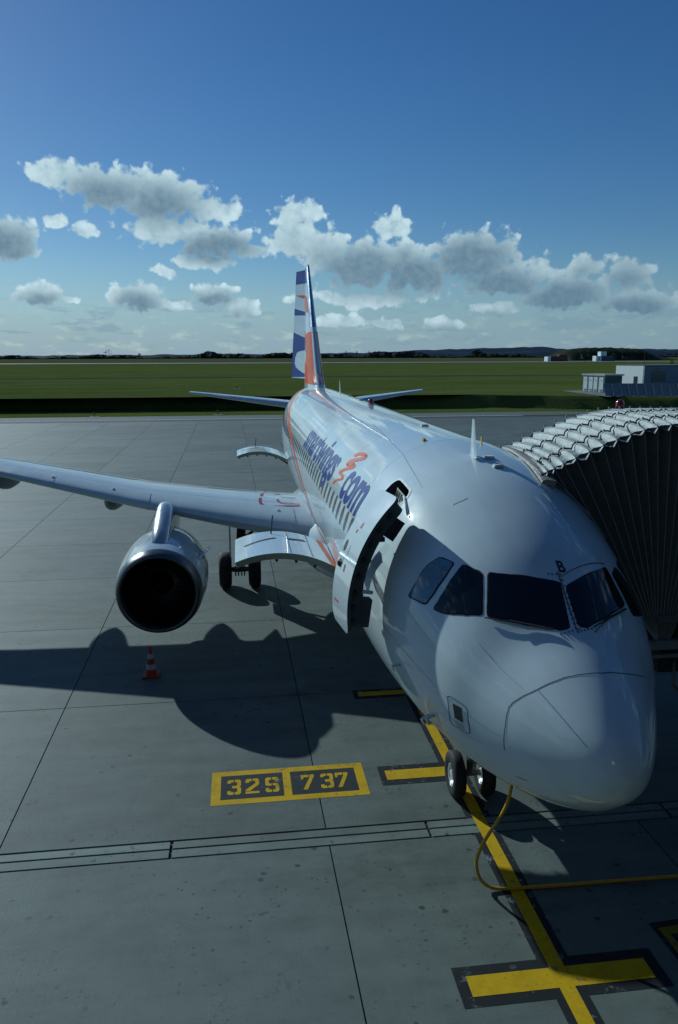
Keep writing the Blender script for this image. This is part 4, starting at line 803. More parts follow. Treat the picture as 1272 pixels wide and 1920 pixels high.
for (y, th) in ((4.85, -1.8), (4.45, -2.2), (8.85, -.5), (18.8, -8), (21.9, -10)): dome(y, th, .13, .11, .035)
dome(6.72, 14.7, .05, .12, .05, 'sign_yellow', 'vent_fitting'); dome(5.9, -8, .015, .05, .12, 'sign_yellow', 'vent_fitting')
bc = G(); p = surf(15.9, -3.5); bc.lathe([(0, .10), (.03, .11), (.05, .08)], p, 'Z', 12, True); bo = bc.make('beacon_base', 'strip_metal', jet); G().lathe([(.05, .085), (.12, .08), (.17, .05), (.19, .01)], p, 'Z', 12, True).make('beacon_lamp', 'beacon_red', bo, True)
# belly fairing at the wing
BF = [(10.6, 1.2, 1.85, 2.5), (11.1, 1.7, 1.76, 2.95), (11.7, 2.08, 1.66, 3.35), (12.4, 2.30, 1.58, 3.60), (13.5, 2.38, 1.5, 3.66), (15, 2.38, 1.45, 3.6), (17.5, 2.34, 1.42, 3.45), (19.3, 2.2, 1.48, 3.2), (20.6, 1.9, 1.60, 2.9), (21.6, 1.3, 1.8, 2.5)]
bfy = np.linspace(10.3, 21.6, 30); bv = []; nb_ = 40
for y in bfy:
    w, zb, zt = [float(np.interp(y, [q[0] for q in BF], [q[c] for q in BF])) for c in (1, 2, 3)]
    for j in range(nb_):
        a = 2*math.pi*j/nb_; e = 2/2.25; cx, sx_ = math.cos(a), math.sin(a)
        bv.append((w*math.copysign(abs(cx)**e, cx), y, (zb+zt)/2+(zt-zb)/2*math.copysign(abs(sx_)**e, sx_)))
g = G(); g.v = bv; g.f = [(i*nb_+j, i*nb_+(j+1) % nb_, (i+1)*nb_+(j+1) % nb_, (i+1)*nb_+j) for i in range(29) for j in range(nb_)]+[tuple(range(nb_)), tuple(29*nb_+j for j in range(nb_))[::-1]]
bfo = g.make('belly_fairing', 'white_skin', jet, True)
sm = bfo.modifiers.new('s', 'SMOOTH'); sm.factor = .5; sm.iterations = 6
# wings
WS = [(1.2, 11.7, 7.0, 2.84, .145, 1.7), (2.1, 12.30, 6.35, 2.93, .145, 1.7), (4.2, 13.42, 5.15, 3.10, .130, .9), (6.4, 14.55, 3.98, 3.34, .116, .0), (10, 16.42, 3.05, 3.86, .110, -.4), (14, 18.45, 2.12, 4.40, .106, -.8), (16.9, 19.95, 1.5, 4.78, .105, -.5)]
def wsec(ax): return [float(np.interp(ax, [s[0] for s in WS], [s[c] for s in WS])) for c in range(1, 6)]
def wpt(side, ax, c, up, off=0.0):
    """point on wing skin: ax metres from centreline, c chord fraction, up = +1 top, -1 bottom"""
    yl, ch, zl, tc, inc = wsec(ax); t_ = 5*tc*(.2969*math.sqrt(max(c, 0))-.126*c-.3516*c*c+.2843*c**3-.1036*c**4); cam_ = .018*4*c*(1-c)
    z = (cam_+up*t_)*ch+off*up; y = c*ch; a = R(inc)
    return (side*ax, yl+y*math.cos(a)+z*math.sin(a)-(off if c < .004 else 0), zl-y*math.sin(a)+z*math.cos(a))
CH = [0, .006, .02, .045, .08, .13, .2, .3, .42, .55, .7, .85, 1.0]
AX = sorted(set([1.2, 2.1, 3.1, 4.2, 5.3, 6.4, 7.6, 8.8, 10, 11.3, 12.6, 14, 15.5, 16.9]))
def wing(side):
    loop = [(c, 1) for c in CH[::-1]]+[(c, -1) for c in CH[1:-1]]; n_ = len(loop); g = G()
    for ax in AX: g.v += [wpt(side, ax, c, u_) for c, u_ in loop]
    g.f = [(i*n_+j, i*n_+(j+1) % n_, (i+1)*n_+(j+1) % n_, (i+1)*n_+j) for i in range(len(AX)-1) for j in range(n_)]+[tuple((len(AX)-1)*n_+j for j in range(n_))]
    w = g.make('wing', 'wing_grey', jet); autosmooth(w, 40)
    def band(nm, a0, a1, c0, c1, mat, off, par, up=1, k=8, kc=3):
        gg = G(); A1 = np.linspace(a0, a1, k); C1 = np.linspace(c0, c1, kc); gg.v = [wpt(side, a, c, up, off) for a in A1 for c in C1]
        gg.f = [(i*kc+j, i*kc+j+1, (i+1)*kc+j+1, (i+1)*kc+j) for i in range(k-1) for j in range(kc-1)]; return gg.make(nm, mat, par, True)
    # leading edge slats wrapping the nose of the wing, small gaps between
    for (a0, a1) in ((2.35, 5.35), (6.15, 8.9), (8.93, 11.6), (11.63, 14.1), (14.13, 16.5)):
        cs = [(.150, 1), (.11, 1), (.07, 1), (.04, 1), (.018, 1), (.006, 1), (0, 1), (.006, -1), (.02, -1), (.045, -1), (.08, -1)]; gg = G(); A1 = np.linspace(a0, a1, 7)
        gg.v = [wpt(side, a, c, u_, .014) for a in A1 for c, u_ in cs]+[wpt(side, a, c, u_, .0) for a in A1 for c, u_ in cs]; kc = len(cs); N_ = 7*kc
        gg.f = [(i*kc+j, i*kc+j+1, (i+1)*kc+j+1, (i+1)*kc+j) for i in range(6) for j in range(kc-1)]+[(i*kc, (i+1)*kc, N_+(i+1)*kc, N_+i*kc) for i in range(6)]+[(q*kc+j, q*kc+j+1, N_+q*kc+j+1, N_+q*kc+j) for q in (0, 6) for j in range(kc-1)]
        autosmooth(gg.make('slat', 'wing_grey', w), 40)
        band('slat_gap', a0, a1, .152, .156, 'dark_seam', .0025, w, kc=2)
    for (a0, a1) in ((2.4, 6.35), (6.45, 12.6)): band('flap_gap', a0, a1, .755, .76, 'dark_seam', .003, w, kc=2)
    band('aileron_gap', 13.1, 16.3, .74, .748, 'dark_seam', .003, w, kc=2)
    for (a0, a1) in ((3.2, 4.7), (6.8, 8.5), (8.55, 10.2), (10.25, 11.9)): band('spoiler', a0, a1, .60, .745, 'wing_grey', .008, w)
    for c0 in (.22, .56): band('skin_seam', 2.3, 16, c0, c0+.0025, 'seam', .002, w, k=14, kc=2)
    # walkway marking near the root
    if side < 0:
        def wl_(pts, wd, mt):
            P_ = np.array(pts, float); d = np.gradient(P_, axis=0); n2 = np.stack([-d[:, 1], d[:, 0]], 1); n2 /= np.linalg.norm(n2, axis=1)[:, None]; A1, B1 = P_+n2*wd/2, P_-n2*wd/2; gg = G()
            for i in range(len(P_)-1):
                q = [A1[i], A1[i+1], B1[i+1], B1[i]]; gg.add([wpt(side, a, min(max((y-wsec(a)[0])/wsec(a)[1], 0), 1), 1, .004) for a, y in q], [(0, 1, 2, 3)])
            gg.make('walkway_marking', mt, w)
        wl_([(2.9, 17.2), (2.98, 16.3), (3.1, 15.2), (3.18, 14.4), (3.19, 13.95), (3.12, 13.72), (2.95, 13.62), (2.62, 13.56), (2.16, 13.5)], .085, 'red_decal')
        wl_([(2.72, 14.3), (2.70, 14.0), (2.62, 13.80), (2.45, 13.72), (2.16, 13.68)], .06, 'red_decal'); wl_([(2.60, 15.2), (2.74, 15.25)], .16, 'dark_seam'); wl_([(2.2, 14.5), (2.6, 14.52)], .05, 'dark_seam'); wl_([(2.60, 16.2), (2.72, 16.25)], .16, 'dark_seam')
    # flap track fairings
    for ax, L_ in ((3.75, 3.2), (7.5, 3.4), (10.9, 3.0)):
        yl, ch, zl, tc, inc = wsec(ax); y1 = yl+ch+.75; g2 = G(); c_ = (side*ax, y1-L_, zl-.30-ch*.03)
        g2.lathe([(L_*t_, .30*math.sin(math.pi*min(1, t_**.8))**.7+.004) for t_ in np.linspace(0, 1, 16)], c_, 'Y', 14, True)
        for i, v in enumerate(g2.v): g2.v[i] = (v[0], v[1], c_[2]+(v[2]-c_[2])*1.25+(.12 if v[2] > c_[2] else 0))
        g2.make('flap_track_fairing', 'under_wing', w, True)
    # tip fence and lamp
    p = Vector(wpt(side, 16.9, .3, 1)); g2 = G(); ft = [(19.95, 4.78), (20.6, 5.35), (21.5, 5.5), (21.5, 4.75), (21.3, 4.25), (20.6, 4.3)]
    for sx2 in (-.03, .03): g2.v += [(side*16.92+sx2, a, b) for a, b in ft]
    g2.f = [tuple(range(6)), tuple(range(6, 12))[::-1]]+[(i, (i+1) % 6, 6+(i+1) % 6, 6+i) for i in range(6)]; g2.make('tip_fence', 'white_skin', w)
    return w
WR = wing(-1); WL = wing(1)
for k_, ax in enumerate((2.75, 9.0, 7.2)):
    G().lathe([(0, .04), (.02, .045), (.035, .02)], wpt(-1, ax, .10, 1, .01), 'Z', 8, True).make('wing_fitting', 'strip_metal', WR)
# engines
def engine(side):
    cx, cy, cz = side*5.68, 11.3, 1.80
    prof = [(.30, 1.022), (.6, 1.055), (1.0, 1.085), (1.5, 1.10), (2.0, 1.095), (2.5, 1.06), (2.9, .99), (3.2, .91)]
    E = G(); E.lathe(prof, (cx, cy, cz), 'Y', 56)
    na = E.make('nacelle', 'cowl', jet, True)
    lip = [(.30, 1.024), (.16, .995), (.06, .96), (.015, .925), (0, .895), (.02, .868), (.08, .85), (.18, .842)]
    G().lathe(lip, (cx, cy, cz), 'Y', 56).make('inlet_lip', 'lip_metal', na, True)
    G().lathe([(.18, .845), (.5, .83), (.9, .84), (1.15, .86), (1.16, .3)], (cx, cy, cz), 'Y', 48).make('inlet_duct', 'duct_shade', na, True)
    G().lathe([(.62, .01), (.72, .10), (.88, .20), (1.02, .27), (1.14, .31)], (cx, cy, cz), 'Y', 24, True).make('spinner', 'duct_shade', na, True)
    g2 = G(); g2.add([(cx+.06, cy+.63, cz+.05), (cx+.09, cy+.70, cz+.10), (cx+.16, cy+.86, cz+.10), (cx+.10, cy+.80, cz+.04)], [(0, 1, 2, 3)]); g2.make('spinner_mark', 'gear_metal', na)
    bl = G()
    for s_, r_ in enumerate(np.linspace(.28, .845, 5)):
        tw = R(28+30*s_/4); hw_ = .085+.018*s_
        bl.v += [(-hw_*math.cos(tw), hw_*math.sin(tw)*1.0, r_), (hw_*math.cos(tw), -hw_*math.sin(tw), r_)]
    bl.f = [(2*i, 2*i+1, 2*i+3, 2*i+2) for i in range(4)]
    ob = None; org = ORG[jet.name]
    for k in range(24):
        if ob is None:
            me = bpy.data.meshes.new('fan_blade'); me.from_pydata(bl.v, [], bl.f); me.materials.append(MATS['fan_blade']); ob = me
        o = link(bpy.data.objects.new('fan_blade', ob)); o.parent = na
        o.matrix_local = Matrix.Translation(Vector((cx, cy+1.0, cz))-org) @ Matrix.Rotation(2*math.pi*k/24, 4, 'Y')
    G().lathe([(2.9, .90), (3.2, .93), (3.19, .90), (2.7, .80), (2.7, .62)], (cx, cy, cz), 'Y', 40).make('fan_nozzle', 'duct_shade', na, True)
    G().lathe([(2.6, .66), (3.3, .60), (3.9, .47), (4.25, .38), (4.23, .35), (3.9, .2), (4.6, .02)], (cx, cy, cz), 'Y', 32, True).make('exhaust_nozzle', 'bare_metal', na, True)
    # pylon
    st_ = [(12.02, 2.84, .15, 2.70), (12.07, 2.92, .20, 2.70), (12.5, 3.10, .225, 2.70), (13.1, 3.31, .235, 2.72), (13.7, 3.48, .22, 2.6), (14.1, 3.50, .22, 2.5), (14.6, 3.40, .21, 2.4), (15.6, 3.2, .20, 2.25), (17.2, 2.9, .12, 2.5), (18.2, 2.75, .02, 2.7)]
    g2 = G(); nn_ = 12
    for (y, zt, hw_, zb) in st_:
        for j in range(nn_):
            a = math.pi*j/(nn_-1); g2.v.append((cx+hw_*math.cos(a), y, zt-hw_*.9+hw_*.9*math.sin(a)) if 0 < j < nn_-1 else (cx+hw_*math.cos(a), y, zb))
    g2.f = [(i*nn_+j, i*nn_+(j+1) % nn_, (i+1)*nn_+(j+1) % nn_, (i+1)*nn_+j) for i in range(len(st_)-1) for j in range(nn_)]
    py = g2.make('pylon', 'pylon_metal', na, True)
    sd_ = -side; a = R(32); ux, uz = sd_*math.cos(a), math.sin(a); g2 = G(); q = [(.95, 1.06), (1.55, 1.09), (1.62, 1.38), (1.35, 1.35)]
    vs2 = [(cx+ux*r_+uz*e*sd_*-1, cy+t_, cz+uz*r_+ux*e*sd_) for e in (-.012, .012) for t_, r_ in q]
    g2.add(vs2, [(0, 1, 2, 3), (7, 6, 5, 4), (0, 4, 5, 1), (1, 5, 6, 2), (2, 6, 7, 3), (3, 7, 4, 0)]); g2.make('nacelle_strake', 'white_skin', na)
    for t_ in (.31, 1.28): G().lathe([(t_, 1.0265 if t_ < .5 else 1.0965), (t_+.012, 1.0285 if t_ < .5 else 1.0968)], (cx, cy, cz), 'Y', 56).make('cowl_seam', 'dark_seam', na)
engine(-1); engine(1)
# tailplane
def stab(side):
    S_ = [(.6, 31.3, 4.2, 4.83, .10), (1.0, 31.6, 3.95, 4.88, .10), (3.5, 33.15, 2.7, 5.14, .10), (6.22, 34.85, 1.35, 5.42, .10)]; g = G(); loop = [(c, 1) for c in CH[::-1]]+[(c, -1) for c in CH[1:-1]]; n_ = len(loop)
    def sp(ax, c, u_, off=0):
        yl, ch, zl, tc = [float(np.interp(ax, [s[0] for s in S_], [s[k] for s in S_])) for k in range(1, 5)]
        t_ = 5*tc*(.2969*math.sqrt(c)-.126*c-.3516*c*c+.2843*c**3-.1036*c**4); return (side*ax, yl+c*ch, zl+u_*(t_*ch+off))
    A1 = [.6, 1.0, 2.2, 3.5, 4.8, 5.9, 6.22]
    for ax in A1: g.v += [sp(ax, c, u_) for c, u_ in loop]
    g.f = [(i*n_+j, i*n_+(j+1) % n_, (i+1)*n_+(j+1) % n_, (i+1)*n_+j) for i in range(len(A1)-1) for j in range(n_)]+[tuple((len(A1)-1)*n_+j for j in range(n_))]
    s = g.make('tailplane', 'wing_grey', jet); autosmooth(s, 40)
    gg = G(); gg.v = [sp(ax, c, 1, .003) for ax in A1[1:] for c in (.70, .706)]; gg.f = [(2*i, 2*i+1, 2*i+3, 2*i+2) for i in range(len(A1)-2)]; gg.make('elevator_gap', 'dark_seam', s)
    gg = G(); gg.v = [(lambda q: (q[0], q[1]-.006, q[2]))(sp(ax, c, u_, .006)) for ax in A1[1:] for c, u_ in ((.08, 1), (.045, 1), (.02, 1), (.006, 1), (0, 1), (.006, -1), (.02, -1), (.045, -1))]; gg.f = [(8*i+j, 8*i+j+1, 8*i+9+j, 8*i+8+j) for i in range(len(A1)-2) for j in range(7)]; gg.make('leading_edge', 'bare_metal', s, True)
stab(-1); stab(1)
# fin and rudder
FN = [(5.55, 28.5, 34.7), (5.95, 29.1, 34.75), (6.4, 29.75, 34.85), (7.5, 30.75, 35.05), (9.5, 32.55, 35.4), (11.85, 34.55, 35.85)]     # z, leading edge, hinge line
def fpt(z, f, sd_, off=0.0):
    """f 0 at the hinge line, 1 at the leading edge"""
    ye, yh = [float(np.interp(z, [q[0] for q in FN], [q[c] for q in FN])) for c in (1, 2)]; c = 1-f; ch = (yh-ye)
    full = ch*1.4; x = c/1.4; t_ = 5*.105*(.2969*math.sqrt(max(x, 0))-.126*x-.3516*x*x+.2843*x**3-.1036*x**4)*full
    return (sd_*(t_+off), ye+c*ch-(off if c < .002 else 0), z)
RC = lambda z: float(np.interp(z, [5.9, 11.85], [1.95, 1.0]))
RD = R(24)
def rpt(z, g_, sd_, off=0.0):
    """rudder: g_ 1 at the hinge, 0 at the trailing edge, turned to starboard"""
    hx, hy, _ = fpt(z, 0, 1); c = RC(z)*(1-g_)+.02; t_ = (hx-.01)*(g_)**1.0+.004; x, y = sd_*(t_+off), c
    return (x*math.cos(RD)-y*math.sin(RD), hy+y*math.cos(RD)+x*math.sin(RD), z)
FZs = [5.55, 5.8, 5.95, 6.15, 6.4, 6.9, 7.5, 8.5, 9.5, 10.6, 11.4, 11.75, 11.85]; FF = [0, .1, .25, .45, .65, .8, .9, .96, .985, .996, 1]
g = G(); loop = [(f, 1) for f in FF]+[(f, -1) for f in FF[::-1][1:]]; n_ = len(loop)
for z in FZs: g.v += [fpt(z, f, s_) for f, s_ in loop]
g.f = [(i*n_+j, i*n_+(j+1) % n_, (i+1)*n_+(j+1) % n_, (i+1)*n_+j) for i in range(len(FZs)-1) for j in range(n_)]+[tuple((len(FZs)-1)*n_+j for j in range(n_))]
fin = g.make('fin', 'white_skin', jet); autosmooth(fin, 40)
g = G(); GG = [1, .8, .6, .4, .2, 0]; loop = [(f, 1) for f in GG]+[(f, -1) for f in GG[::-1]]; n_ = len(loop); RZ = [6.12, 6.6, 8, 9.5, 11, 11.72]
for z in RZ: g.v += [rpt(z, f, s_) for f, s_ in loop]
g.f = [(i*n_+j, i*n_+(j+1) % n_, (i+1)*n_+(j+1) % n_, (i+1)*n_+j) for i in range(len(RZ)-1) for j in range(n_)]+[tuple((len(RZ)-1)*n_+j for j in range(n_)), tuple(range(n_))[::-1]]
rud = g.make('rudder', 'white_skin', jet); autosmooth(rud, 40)
def zz(v): return 11.85-(v-110)*.003558
def patch(nm, poly, fn, mat, par):
    bm = bmesh.new(); bm.faces.new([bm.verts.new((f*3, z, 0)) for f, z in poly]); conform(nm, [], lambda a, b: fn(b, a/3), mat, par, .12, .3, bm)
FNF = lambda z, f: fpt(z, min(max(f, 0), 1), -1, .006); RDF = lambda z, f: rpt(z, min(max(f, 0), 1), -1, .005)
patch('livery_patch', [(.30, 5.98), (.28, 6.35), (.10, zz(1510)), (.50, zz(1480)), (.62, zz(1300)), (.42, zz(1150)), (.12, zz(1010)), (.62, zz(1105)), (.80, zz(1075)), (1, zz(1065)), (1, 5.98)], FNF, 'orange_livery', fin)
patch('livery_patch', [(.10, zz(540)), (.78, zz(570)), (.90, zz(820)), (.20, zz(690))], FNF, 'orange_livery', fin)
patch('livery_patch', [(0, 11.72), (.70, 11.72), (.85, zz(380)), (0, zz(335))], FNF, 'blue_livery', fin)
FNP = lambda z, f: fpt(z, min(max(f, 0), 1), 1, .006)
patch('livery_patch', [(.30, 5.98), (.62, zz(1300)), (.80, zz(1075)), (1, zz(1065)), (1, 5.98)], FNP, 'orange_livery', fin)
patch('livery_patch', [(0, 11.70), (1, 11.70), (1, zz(345)), (0, zz(335))], RDF, 'blue_livery', rud)
patch('livery_patch', [(0.0, zz(495)), (1, zz(515)), (1, zz(555)), (.8, zz(555))], RDF, 'orange_livery', rud)
patch('livery_patch', [(0, zz(690)), (1, zz(755)), (1, zz(805)), (0, zz(790))], RDF, 'blue_livery', rud)
patch('livery_patch', [(0, zz(1040)), (1, zz(1130)), (1, zz(1310)), (.55, zz(1325)), (.35, zz(1345)), (.22, zz(1420)), (.2, zz(1500)), (.3, zz(1560)), (.6, zz(1610)), (1, zz(1655)), (1, zz(1700)), (0, zz(1712))], RDF, 'blue_livery', rud)
gg = G(); FLE = [6.0, 6.4, 7.5, 8.63]; 
gg.v = [fpt(z, f, s_, .008) for z in [8.66, 9.5, 10.6, 11.4, 11.75] for f, s_ in ((.9, -1), (.96, -1), (.985, -1), (.996, -1), (1, 1), (.996, 1), (.985, 1), (.96, 1), (.9, 1))]; gg.f = [(9*i+j, 9*i+j+1, 9*i+10+j, 9*i+9+j) for i in range(4) for j in range(8)]; gg.make('leading_edge', 'bare_metal', fin, True)
# undercarriage
def wheel(par, cx, y, z, r, w, side=1):
    prof = [(-w/2*.80, r*.50), (-w/2, r*.62), (-w/2*.98, r*.80), (-w/2*.80, r*.95), (-w/2*.5, r*.995), (0, r), (w/2*.5, r*.995), (w/2*.80, r*.95), (w/2*.98, r*.80), (w/2, r*.62), (w/2*.80, r*.50)]
    t_ = G().lathe(prof, (cx, y, z), 'X', 40).make('tyre', 'rubber', par, True)
    rp = [(-w/2*.82, r*.52), (-w/2*.72, r*.50), (-w/2*.70, r*.42), (-w/2*.30, r*.34), (-w/2*.30, r*.20), (-w/2*.75, r*.17), (-w/2*.80, .01)]
    g2 = G(); g2.lathe(rp, (cx, y, z), 'X', 28); g2.lathe([(-a, b) for a, b in rp], (cx, y, z), 'X', 28)
    autosmooth(g2.make('rim', 'rim_white', par), 30)
    g3 = G()
    for s_ in (-1, 1):
        for k in range(9):
            a = 2*math.pi*k/9; g3.tube([(cx+s_*w*.5*.28, y+r*.27*math.cos(a), z+r*.27*math.sin(a)), (cx+s_*w*.5*.40, y+r*.27*math.cos(a), z+r*.27*math.sin(a))], r*.05, 6)
    g3.make('rim_bolts', 'gear_dark', par)
g = G(); g.tube([(0, 4.85, 2.0), (0, 5.0, 1.1), (0, 5.06, .42)], [.09, .085, .065], 14); g.tube([(-.27, 5.07, .385), (.27, 5.07, .385)], .055, 12); g.tube([(0, 4.95, 1.15), (0, 4.2, 1.95)], .04, 8); g.tube([(-.09, 5.0, .95), (-.02, 4.8, .72), (0, 5.0, .5)], .022, 6); g.tube([(-.2, 5.0, 1.0), (.2, 5.0, 1.0)], .05, 10); g.box((0, 4.93, .78), (.16, .12, .14))
ng = g.make('nose_gear', 'gear_metal', jet); autosmooth(ng)
for s_ in (-1, 1): wheel(ng, s_*.25, 5.07, .385, .385, .215)
for s_ in (-1, 1): G().lathe([(0, .07), (.03, .075), (.06, .05)], (s_*.13, 4.86, 1.22), 'Y', 12, True).make('taxi_lamp', 'strip_metal', ng)
for s_ in (-1, 1):
    G().add([(s_*.34, 5.0, 1.78), (s_*.34, 6.1, 1.76), (s_*.50, 6.05, 1.28), (s_*.50, 5.05, 1.28)]+[(s_*.37, 5.0, 1.78), (s_*.37, 6.1, 1.76), (s_*.53, 6.05, 1.28), (s_*.53, 5.05, 1.28)], [(0, 1, 2, 3), (7, 6, 5, 4), (0, 4, 5, 1), (1, 5, 6, 2), (2, 6, 7, 3), (3, 7, 4, 0)]).make('gear_door', 'white_skin', ng)
for side in (-1, 1):
    x = side*3.795; g = G(); g.tube([(x-side*.15, 17.35, 3.0), (x-side*.05, 17.6, 1.6), (x, 17.71, .6)], [.15, .14, .10], 16); g.tube([(x-.42, 17.71, .575), (x+.42, 17.71, .575)], .08, 12); g.tube([(x, 17.6, 1.5), (x-side*1.3, 17.5, 2.6)], .06, 8); g.tube([(x, 17.85, 1.4), (x, 18.1, .95), (x, 17.8, .6)], .04, 8)
    for dx_ in (-.14, -.05, .05, .14): g.tube([(x+dx_, 17.45, .75), (x+dx_, 17.5, .42)], .022, 6)
    g.box((x, 17.45, .62), (.36, .10, .10))
    mg = g.make('main_gear', 'gear_dark', jet); autosmooth(mg)
    for s_ in (-1, 1): wheel(mg, x+s_*.4635, 17.71, .575, .575, .40)
    G().box((x+side*.28, 17.4, 2.05), (.05, .95, 1.7)).make('gear_door', 'white_skin', mg)

# ------------------------------------------------------------------ safety cone under the engine
cn = thing('traffic_cone', 'red and white striped traffic cone on the concrete in front of the engine', 'traffic cone', (-5.87, 10.83, 0))
G().box((-5.87, 10.83, .03), (.37, .37, .05)).make('base', 'cone_red', cn)
def fr(z0, z1): return [(z0, .155-.155*.80*z0/.80), (z1, .155-.155*.80*z1/.80)]
cb = G().lathe([(.055, .13), (.71, .024), (.72, .012)], (-5.87, 10.83, 0), 'Z', 24, True).make('cone_body', 'cone_red', cn); autosmooth(cb)
for z0, z1 in ((.18, .30), (.43, .55)): G().lathe([(z0, .133-.162*(z0-.055)), (z1, .133-.162*(z1-.055))], (-5.87, 10.83, 0), 'Z', 24).make('reflective_sleeve', 'cone_white', cn, True)

# ------------------------------------------------------------------ boarding bridge at the port door
br = thing('boarding_bridge', 'passenger boarding bridge with folded pleated canopy pressed against port side of aircraft', 'boarding bridge', (3, 6, 0))
ZT = [(.5, 5.52), (.66, 5.60), (.9, 5.70), (1.2, 5.84), (1.57, 6.00), (1.9, 6.13), (2.24, 6.23), (2.6, 6.29), (3.1, 6.31), (3.9, 6.29), (5, 6.24)]
def zt(x): return float(np.interp(x, [q[0] for q in ZT], [q[1] for q in ZT]))
hx = [.64, .73, .83, .97]+[1.15+.205*i for i in range(15)]
NY, FY = 4.2, 7.25; PV = (2.66, 2.86)
def fus_x(y, z):
    t, b, h = sec(y); z0 = b+(t-b)*.49; a = (t-z0) if z > z0 else (z0-b); q = 1-((z-z0)/a)**2; return h*math.sqrt(q) if q > 0 else 0
YS = [(NY, -.03), (4.42, .0), (4.75, .02), (5.2, .03), (5.75, .03), (6.3, .02), (6.85, -.01), (FY, -.06)]
rb_ = random.Random(9)
def hoop(i):
    x = hx[i]; top = [Vector((x+.11*(y-NY), y, zt(x)+dz)) for y, dz in YS]
    def leg(y, tx, tz):
        o_ = []
        for k in range(9):
            t_ = k/8; px_ = tx+(PV[0]+max(0, x-2.4)*.10-tx)*t_; pz = tz+(PV[1]-tz)*t_; px_ = max(px_, fus_x(y, pz)+.03+.006*i); o_.append(Vector((px_, y, pz)))
        return o_
    return top, leg(NY, top[0].x, top[0].z), leg(FY, top[-1].x, top[-1].z)
HP = [hoop(i) for i in range(len(hx))]
for i in range(len(hx)-1):
    (t0, n0, f0), (t1, n1, f1) = HP[i], HP[i+1]; g = G(); m_ = len(t0); sub = 7; w_gap = (hx[i+1]-hx[i]); rows_ = []
    for s_ in range(sub+1):
        u_ = s_/sub; sag = -(.08 if i > 3 else .05)*(u_/.72 if u_ < .72 else (1-u_)/.28)
        row = []
        for k in range((m_-1)*3+1):
            kk = min(k//3, m_-2); fr_ = (k-3*kk)/3; a = t0[kk].lerp(t0[kk+1], fr_); b = t1[kk].lerp(t1[kk+1], fr_); p = a.lerp(b, u_)
            p.z += sag*(.9+.2*math.sin(k*.7+i*2.1))+(rb_.uniform(-.007, .007) if 0 < s_ < sub else 0)
            if k == 0: p.y += -.02-.03*math.sin(math.pi*u_)
            row.append(p)
        rows_.append(row)
    nr = len(rows_[0]); g.v = [tuple(p) for row in rows_ for p in row]; g.f = [(a*nr+b, a*nr+b+1, (a+1)*nr+b+1, (a+1)*nr+b) for a in range(sub) for b in range(nr-1)]
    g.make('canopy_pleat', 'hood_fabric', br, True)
    for leg0, leg1, sg in ((n0, n1, 1), (f0, f1, -1)):
        g = G()
        for k in range(9):
            p, q = leg0[k], leg1[k]; mid = p.lerp(q, .5); mid.y += sg*min(.10, .45*(q-p).length); g.v += [tuple(p), tuple(mid), tuple(q)]
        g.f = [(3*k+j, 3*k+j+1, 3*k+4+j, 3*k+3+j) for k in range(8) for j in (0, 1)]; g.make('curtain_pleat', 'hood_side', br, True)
for i, (t_, n_0, f_0) in enumerate(HP):
    up = [p+Vector((0, 0, .012)) for p in t_]; G().tube([up[0]+Vector((0, -.01, -.02))]+up+[up[-1]+Vector((0, .01, 0))], .010, 6).make('canopy_rib', 'hood_rib', br, True)
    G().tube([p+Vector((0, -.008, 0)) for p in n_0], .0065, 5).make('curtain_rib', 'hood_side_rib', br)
    G().tube([up[-1], up[-1]+Vector((0, 0, .07))], .016, 6).make('rib_knob', 'hood_rib', br)
for row, dy_ in ((2, 0), (4, 0)):          # elastic straps looping from rib to rib
    for i in range(1, len(hx)-1):
        a = HP[i][0][row]+Vector((0, 0, .03)); b = HP[i+1][0][row]+Vector((0, .10 if i % 2 else .06, .03)); c = a.lerp(b, .5)+Vector((0, -.05, -.05)); d = a.lerp(b, .8)+Vector((0, .04, -.035))
        G().tube([a, a.lerp(c, .5)+Vector((.0, -.02, .01)), c, d, b], .013, 5).make('strap', 'strap', br, True)
        # short upright clip on the rib
        G().tube([HP[i][0][row]+Vector((0, 0, .0)), HP[i][0][row]+Vector((0, 0, .055))], .012, 5).make('rib_knob', 'hood_rib', br)
bmp = G(); BY = np.linspace(4.02, 6.75, 16)
for y in BY:
    for (th, off) in ((-13.5, .01), (-13.5, .05), (-15.0, .09), (-19.5, .12), (-20, .03)): bmp.v.append(surf(y, th-5.2-3.3*(y-4.1), off))
bmp.f = [(5*i+j, 5*i+j+1, 5*i+6+j, 5*i+5+j) for i in range(15) for j in range(4)]+[(0, 1, 2, 3, 4), tuple(75+j for j in range(5))[::-1]]
autosmooth(bmp.make('bumper', 'bumper_fabric', br), 50)
# cab, floor, underframe and tunnel
cabp = G(); cabp.box((6.0, 6.1, 4.55), (3.8, 4.6, 3.05)); cabm = cabp.make('cab', 'cab_grey', br)
G().box((5.9, 6.1, 6.13), (4.2, 4.9, .14)).make('cab_roof', 'cab_roof', br)
G().box((4.3, 5.7, 3.28), (3.4, 3.1, .12)).make('cab_floor', 'cab_grey', br)
G().box((4.9, 4.16, 2.87), (4.9, .10, .14)).make('floor_beam', 'cab_beam', br); G().box((4.9, 4.13, 2.70), (4.9, .08, .05)).make('floor_beam', 'cab_beam', br)
G().box((4.7, 5.8, 2.60), (4.0, 3.2, .42)).make('underframe', 'gear_dark', br)
g = G(); g.tube([(2.95, 4.2, 2.62), (2.95, 4.15, 2.2), (3.1, 4.15, 2.05), (3.5, 4.2, 2.02)], .03, 8); g.make('hanging_hose', 'gear_metal', br, True)
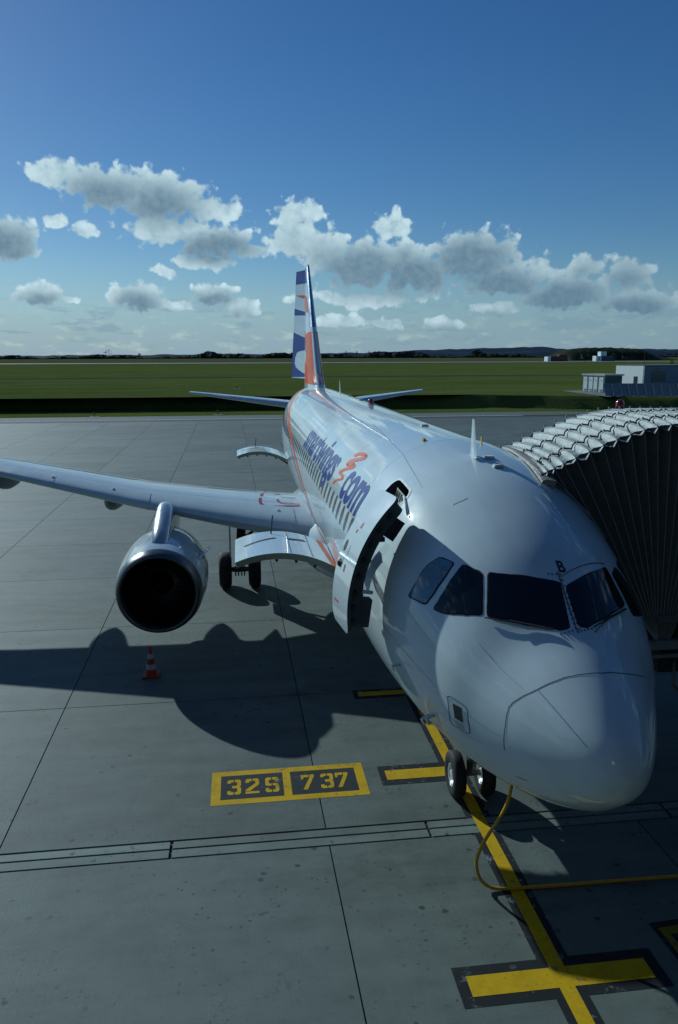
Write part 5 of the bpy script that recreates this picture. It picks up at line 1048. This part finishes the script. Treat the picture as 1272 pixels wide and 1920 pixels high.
tn = G(); d = Vector((.93, -.36, -.02)).normalized(); a = Vector((7.2, 5.8, 4.4)); rmt = Matrix((d, Vector((-d.y, d.x, 0)).normalized(), d.cross(Vector((-d.y, d.x, 0)).normalized()))).transposed()
tn.box(a+d*9, (18, 2.6, 2.8), rmt); tn.make('tunnel', 'cab_grey', br)
for k in range(7): G().box(a+d*(1.5+2.5*k), (.18, 2.75, 2.95), rmt).make('tunnel_rib', 'cab_beam', br)
lg = G(); lg.tube([(10.5, 4.4, .5), (10.5, 4.4, 3.2)], .22, 14); lg.box((10.5, 4.4, .6), (2.2, .5, .35)); autosmooth(lg.make('support_leg', 'gear_metal', br))
for s_ in (-1, 1): G().lathe([(-.2, .3), (-.2, .5), (.2, .5), (.2, .3)], (10.5+s_*.9, 4.4, .5), 'X', 24, True).make('bogie_wheel', 'rubber', br)
bk_ = G().lathe([(0, .12), (.06, .12), (.08, .105)], (3.72, 8.0, 6.10), 'Z', 16, True).make('beacon_base', 'gear_dark', br)
G().box((3.9, 8.0, 6.06), (.8, .3, .06)).make('beacon_bracket', 'cab_roof', br)
G().lathe([(.08, .085), (.24, .08), (.29, .06), (.31, .01)], (3.72, 8.0, 6.10), 'Z', 16, True).make('beacon_lamp', 'beacon_red', bk_, True)
# yellow ground power cable
cb_ = [(-.02, 2.95, 1.95), (-.12, 2.84, 1.45), (-.19, 2.8, 1.22), (-.32, 2.75, 1.02), (-.46, 2.72, .84), (-.57, 2.72, .62), (-.61, 2.74, .40), (-.56, 2.74, .18), (-.46, 2.70, .07), (-.30, 2.66, .032), (0, 2.64, .03), (.6, 2.62, .03), (1.3, 2.61, .03), (2.2, 2.59, .03), (3.2, 2.6, .03), (5, 2.9, .03)]
P_ = [Vector(q) for q in cb_]; sm_ = []
for i in range(len(P_)-1):
    p0, p1, p2, p3 = P_[max(i-1, 0)], P_[i], P_[i+1], P_[min(i+2, len(P_)-1)]
    for k in range(5):
        t_ = k/5; sm_.append(.5*((2*p1)+(p2-p0)*t_+(2*p0-5*p1+4*p2-p3)*t_*t_+(3*p1-p0-3*p2+p3)*t_**3))
sm_.append(P_[-1]); c_ = G().tube(sm_, .024, 12).make('power_cable', 'cable_yellow', None, True); tag(c_, 'yellow power cable hanging from the aircraft belly and running right along the ground', 'cable')
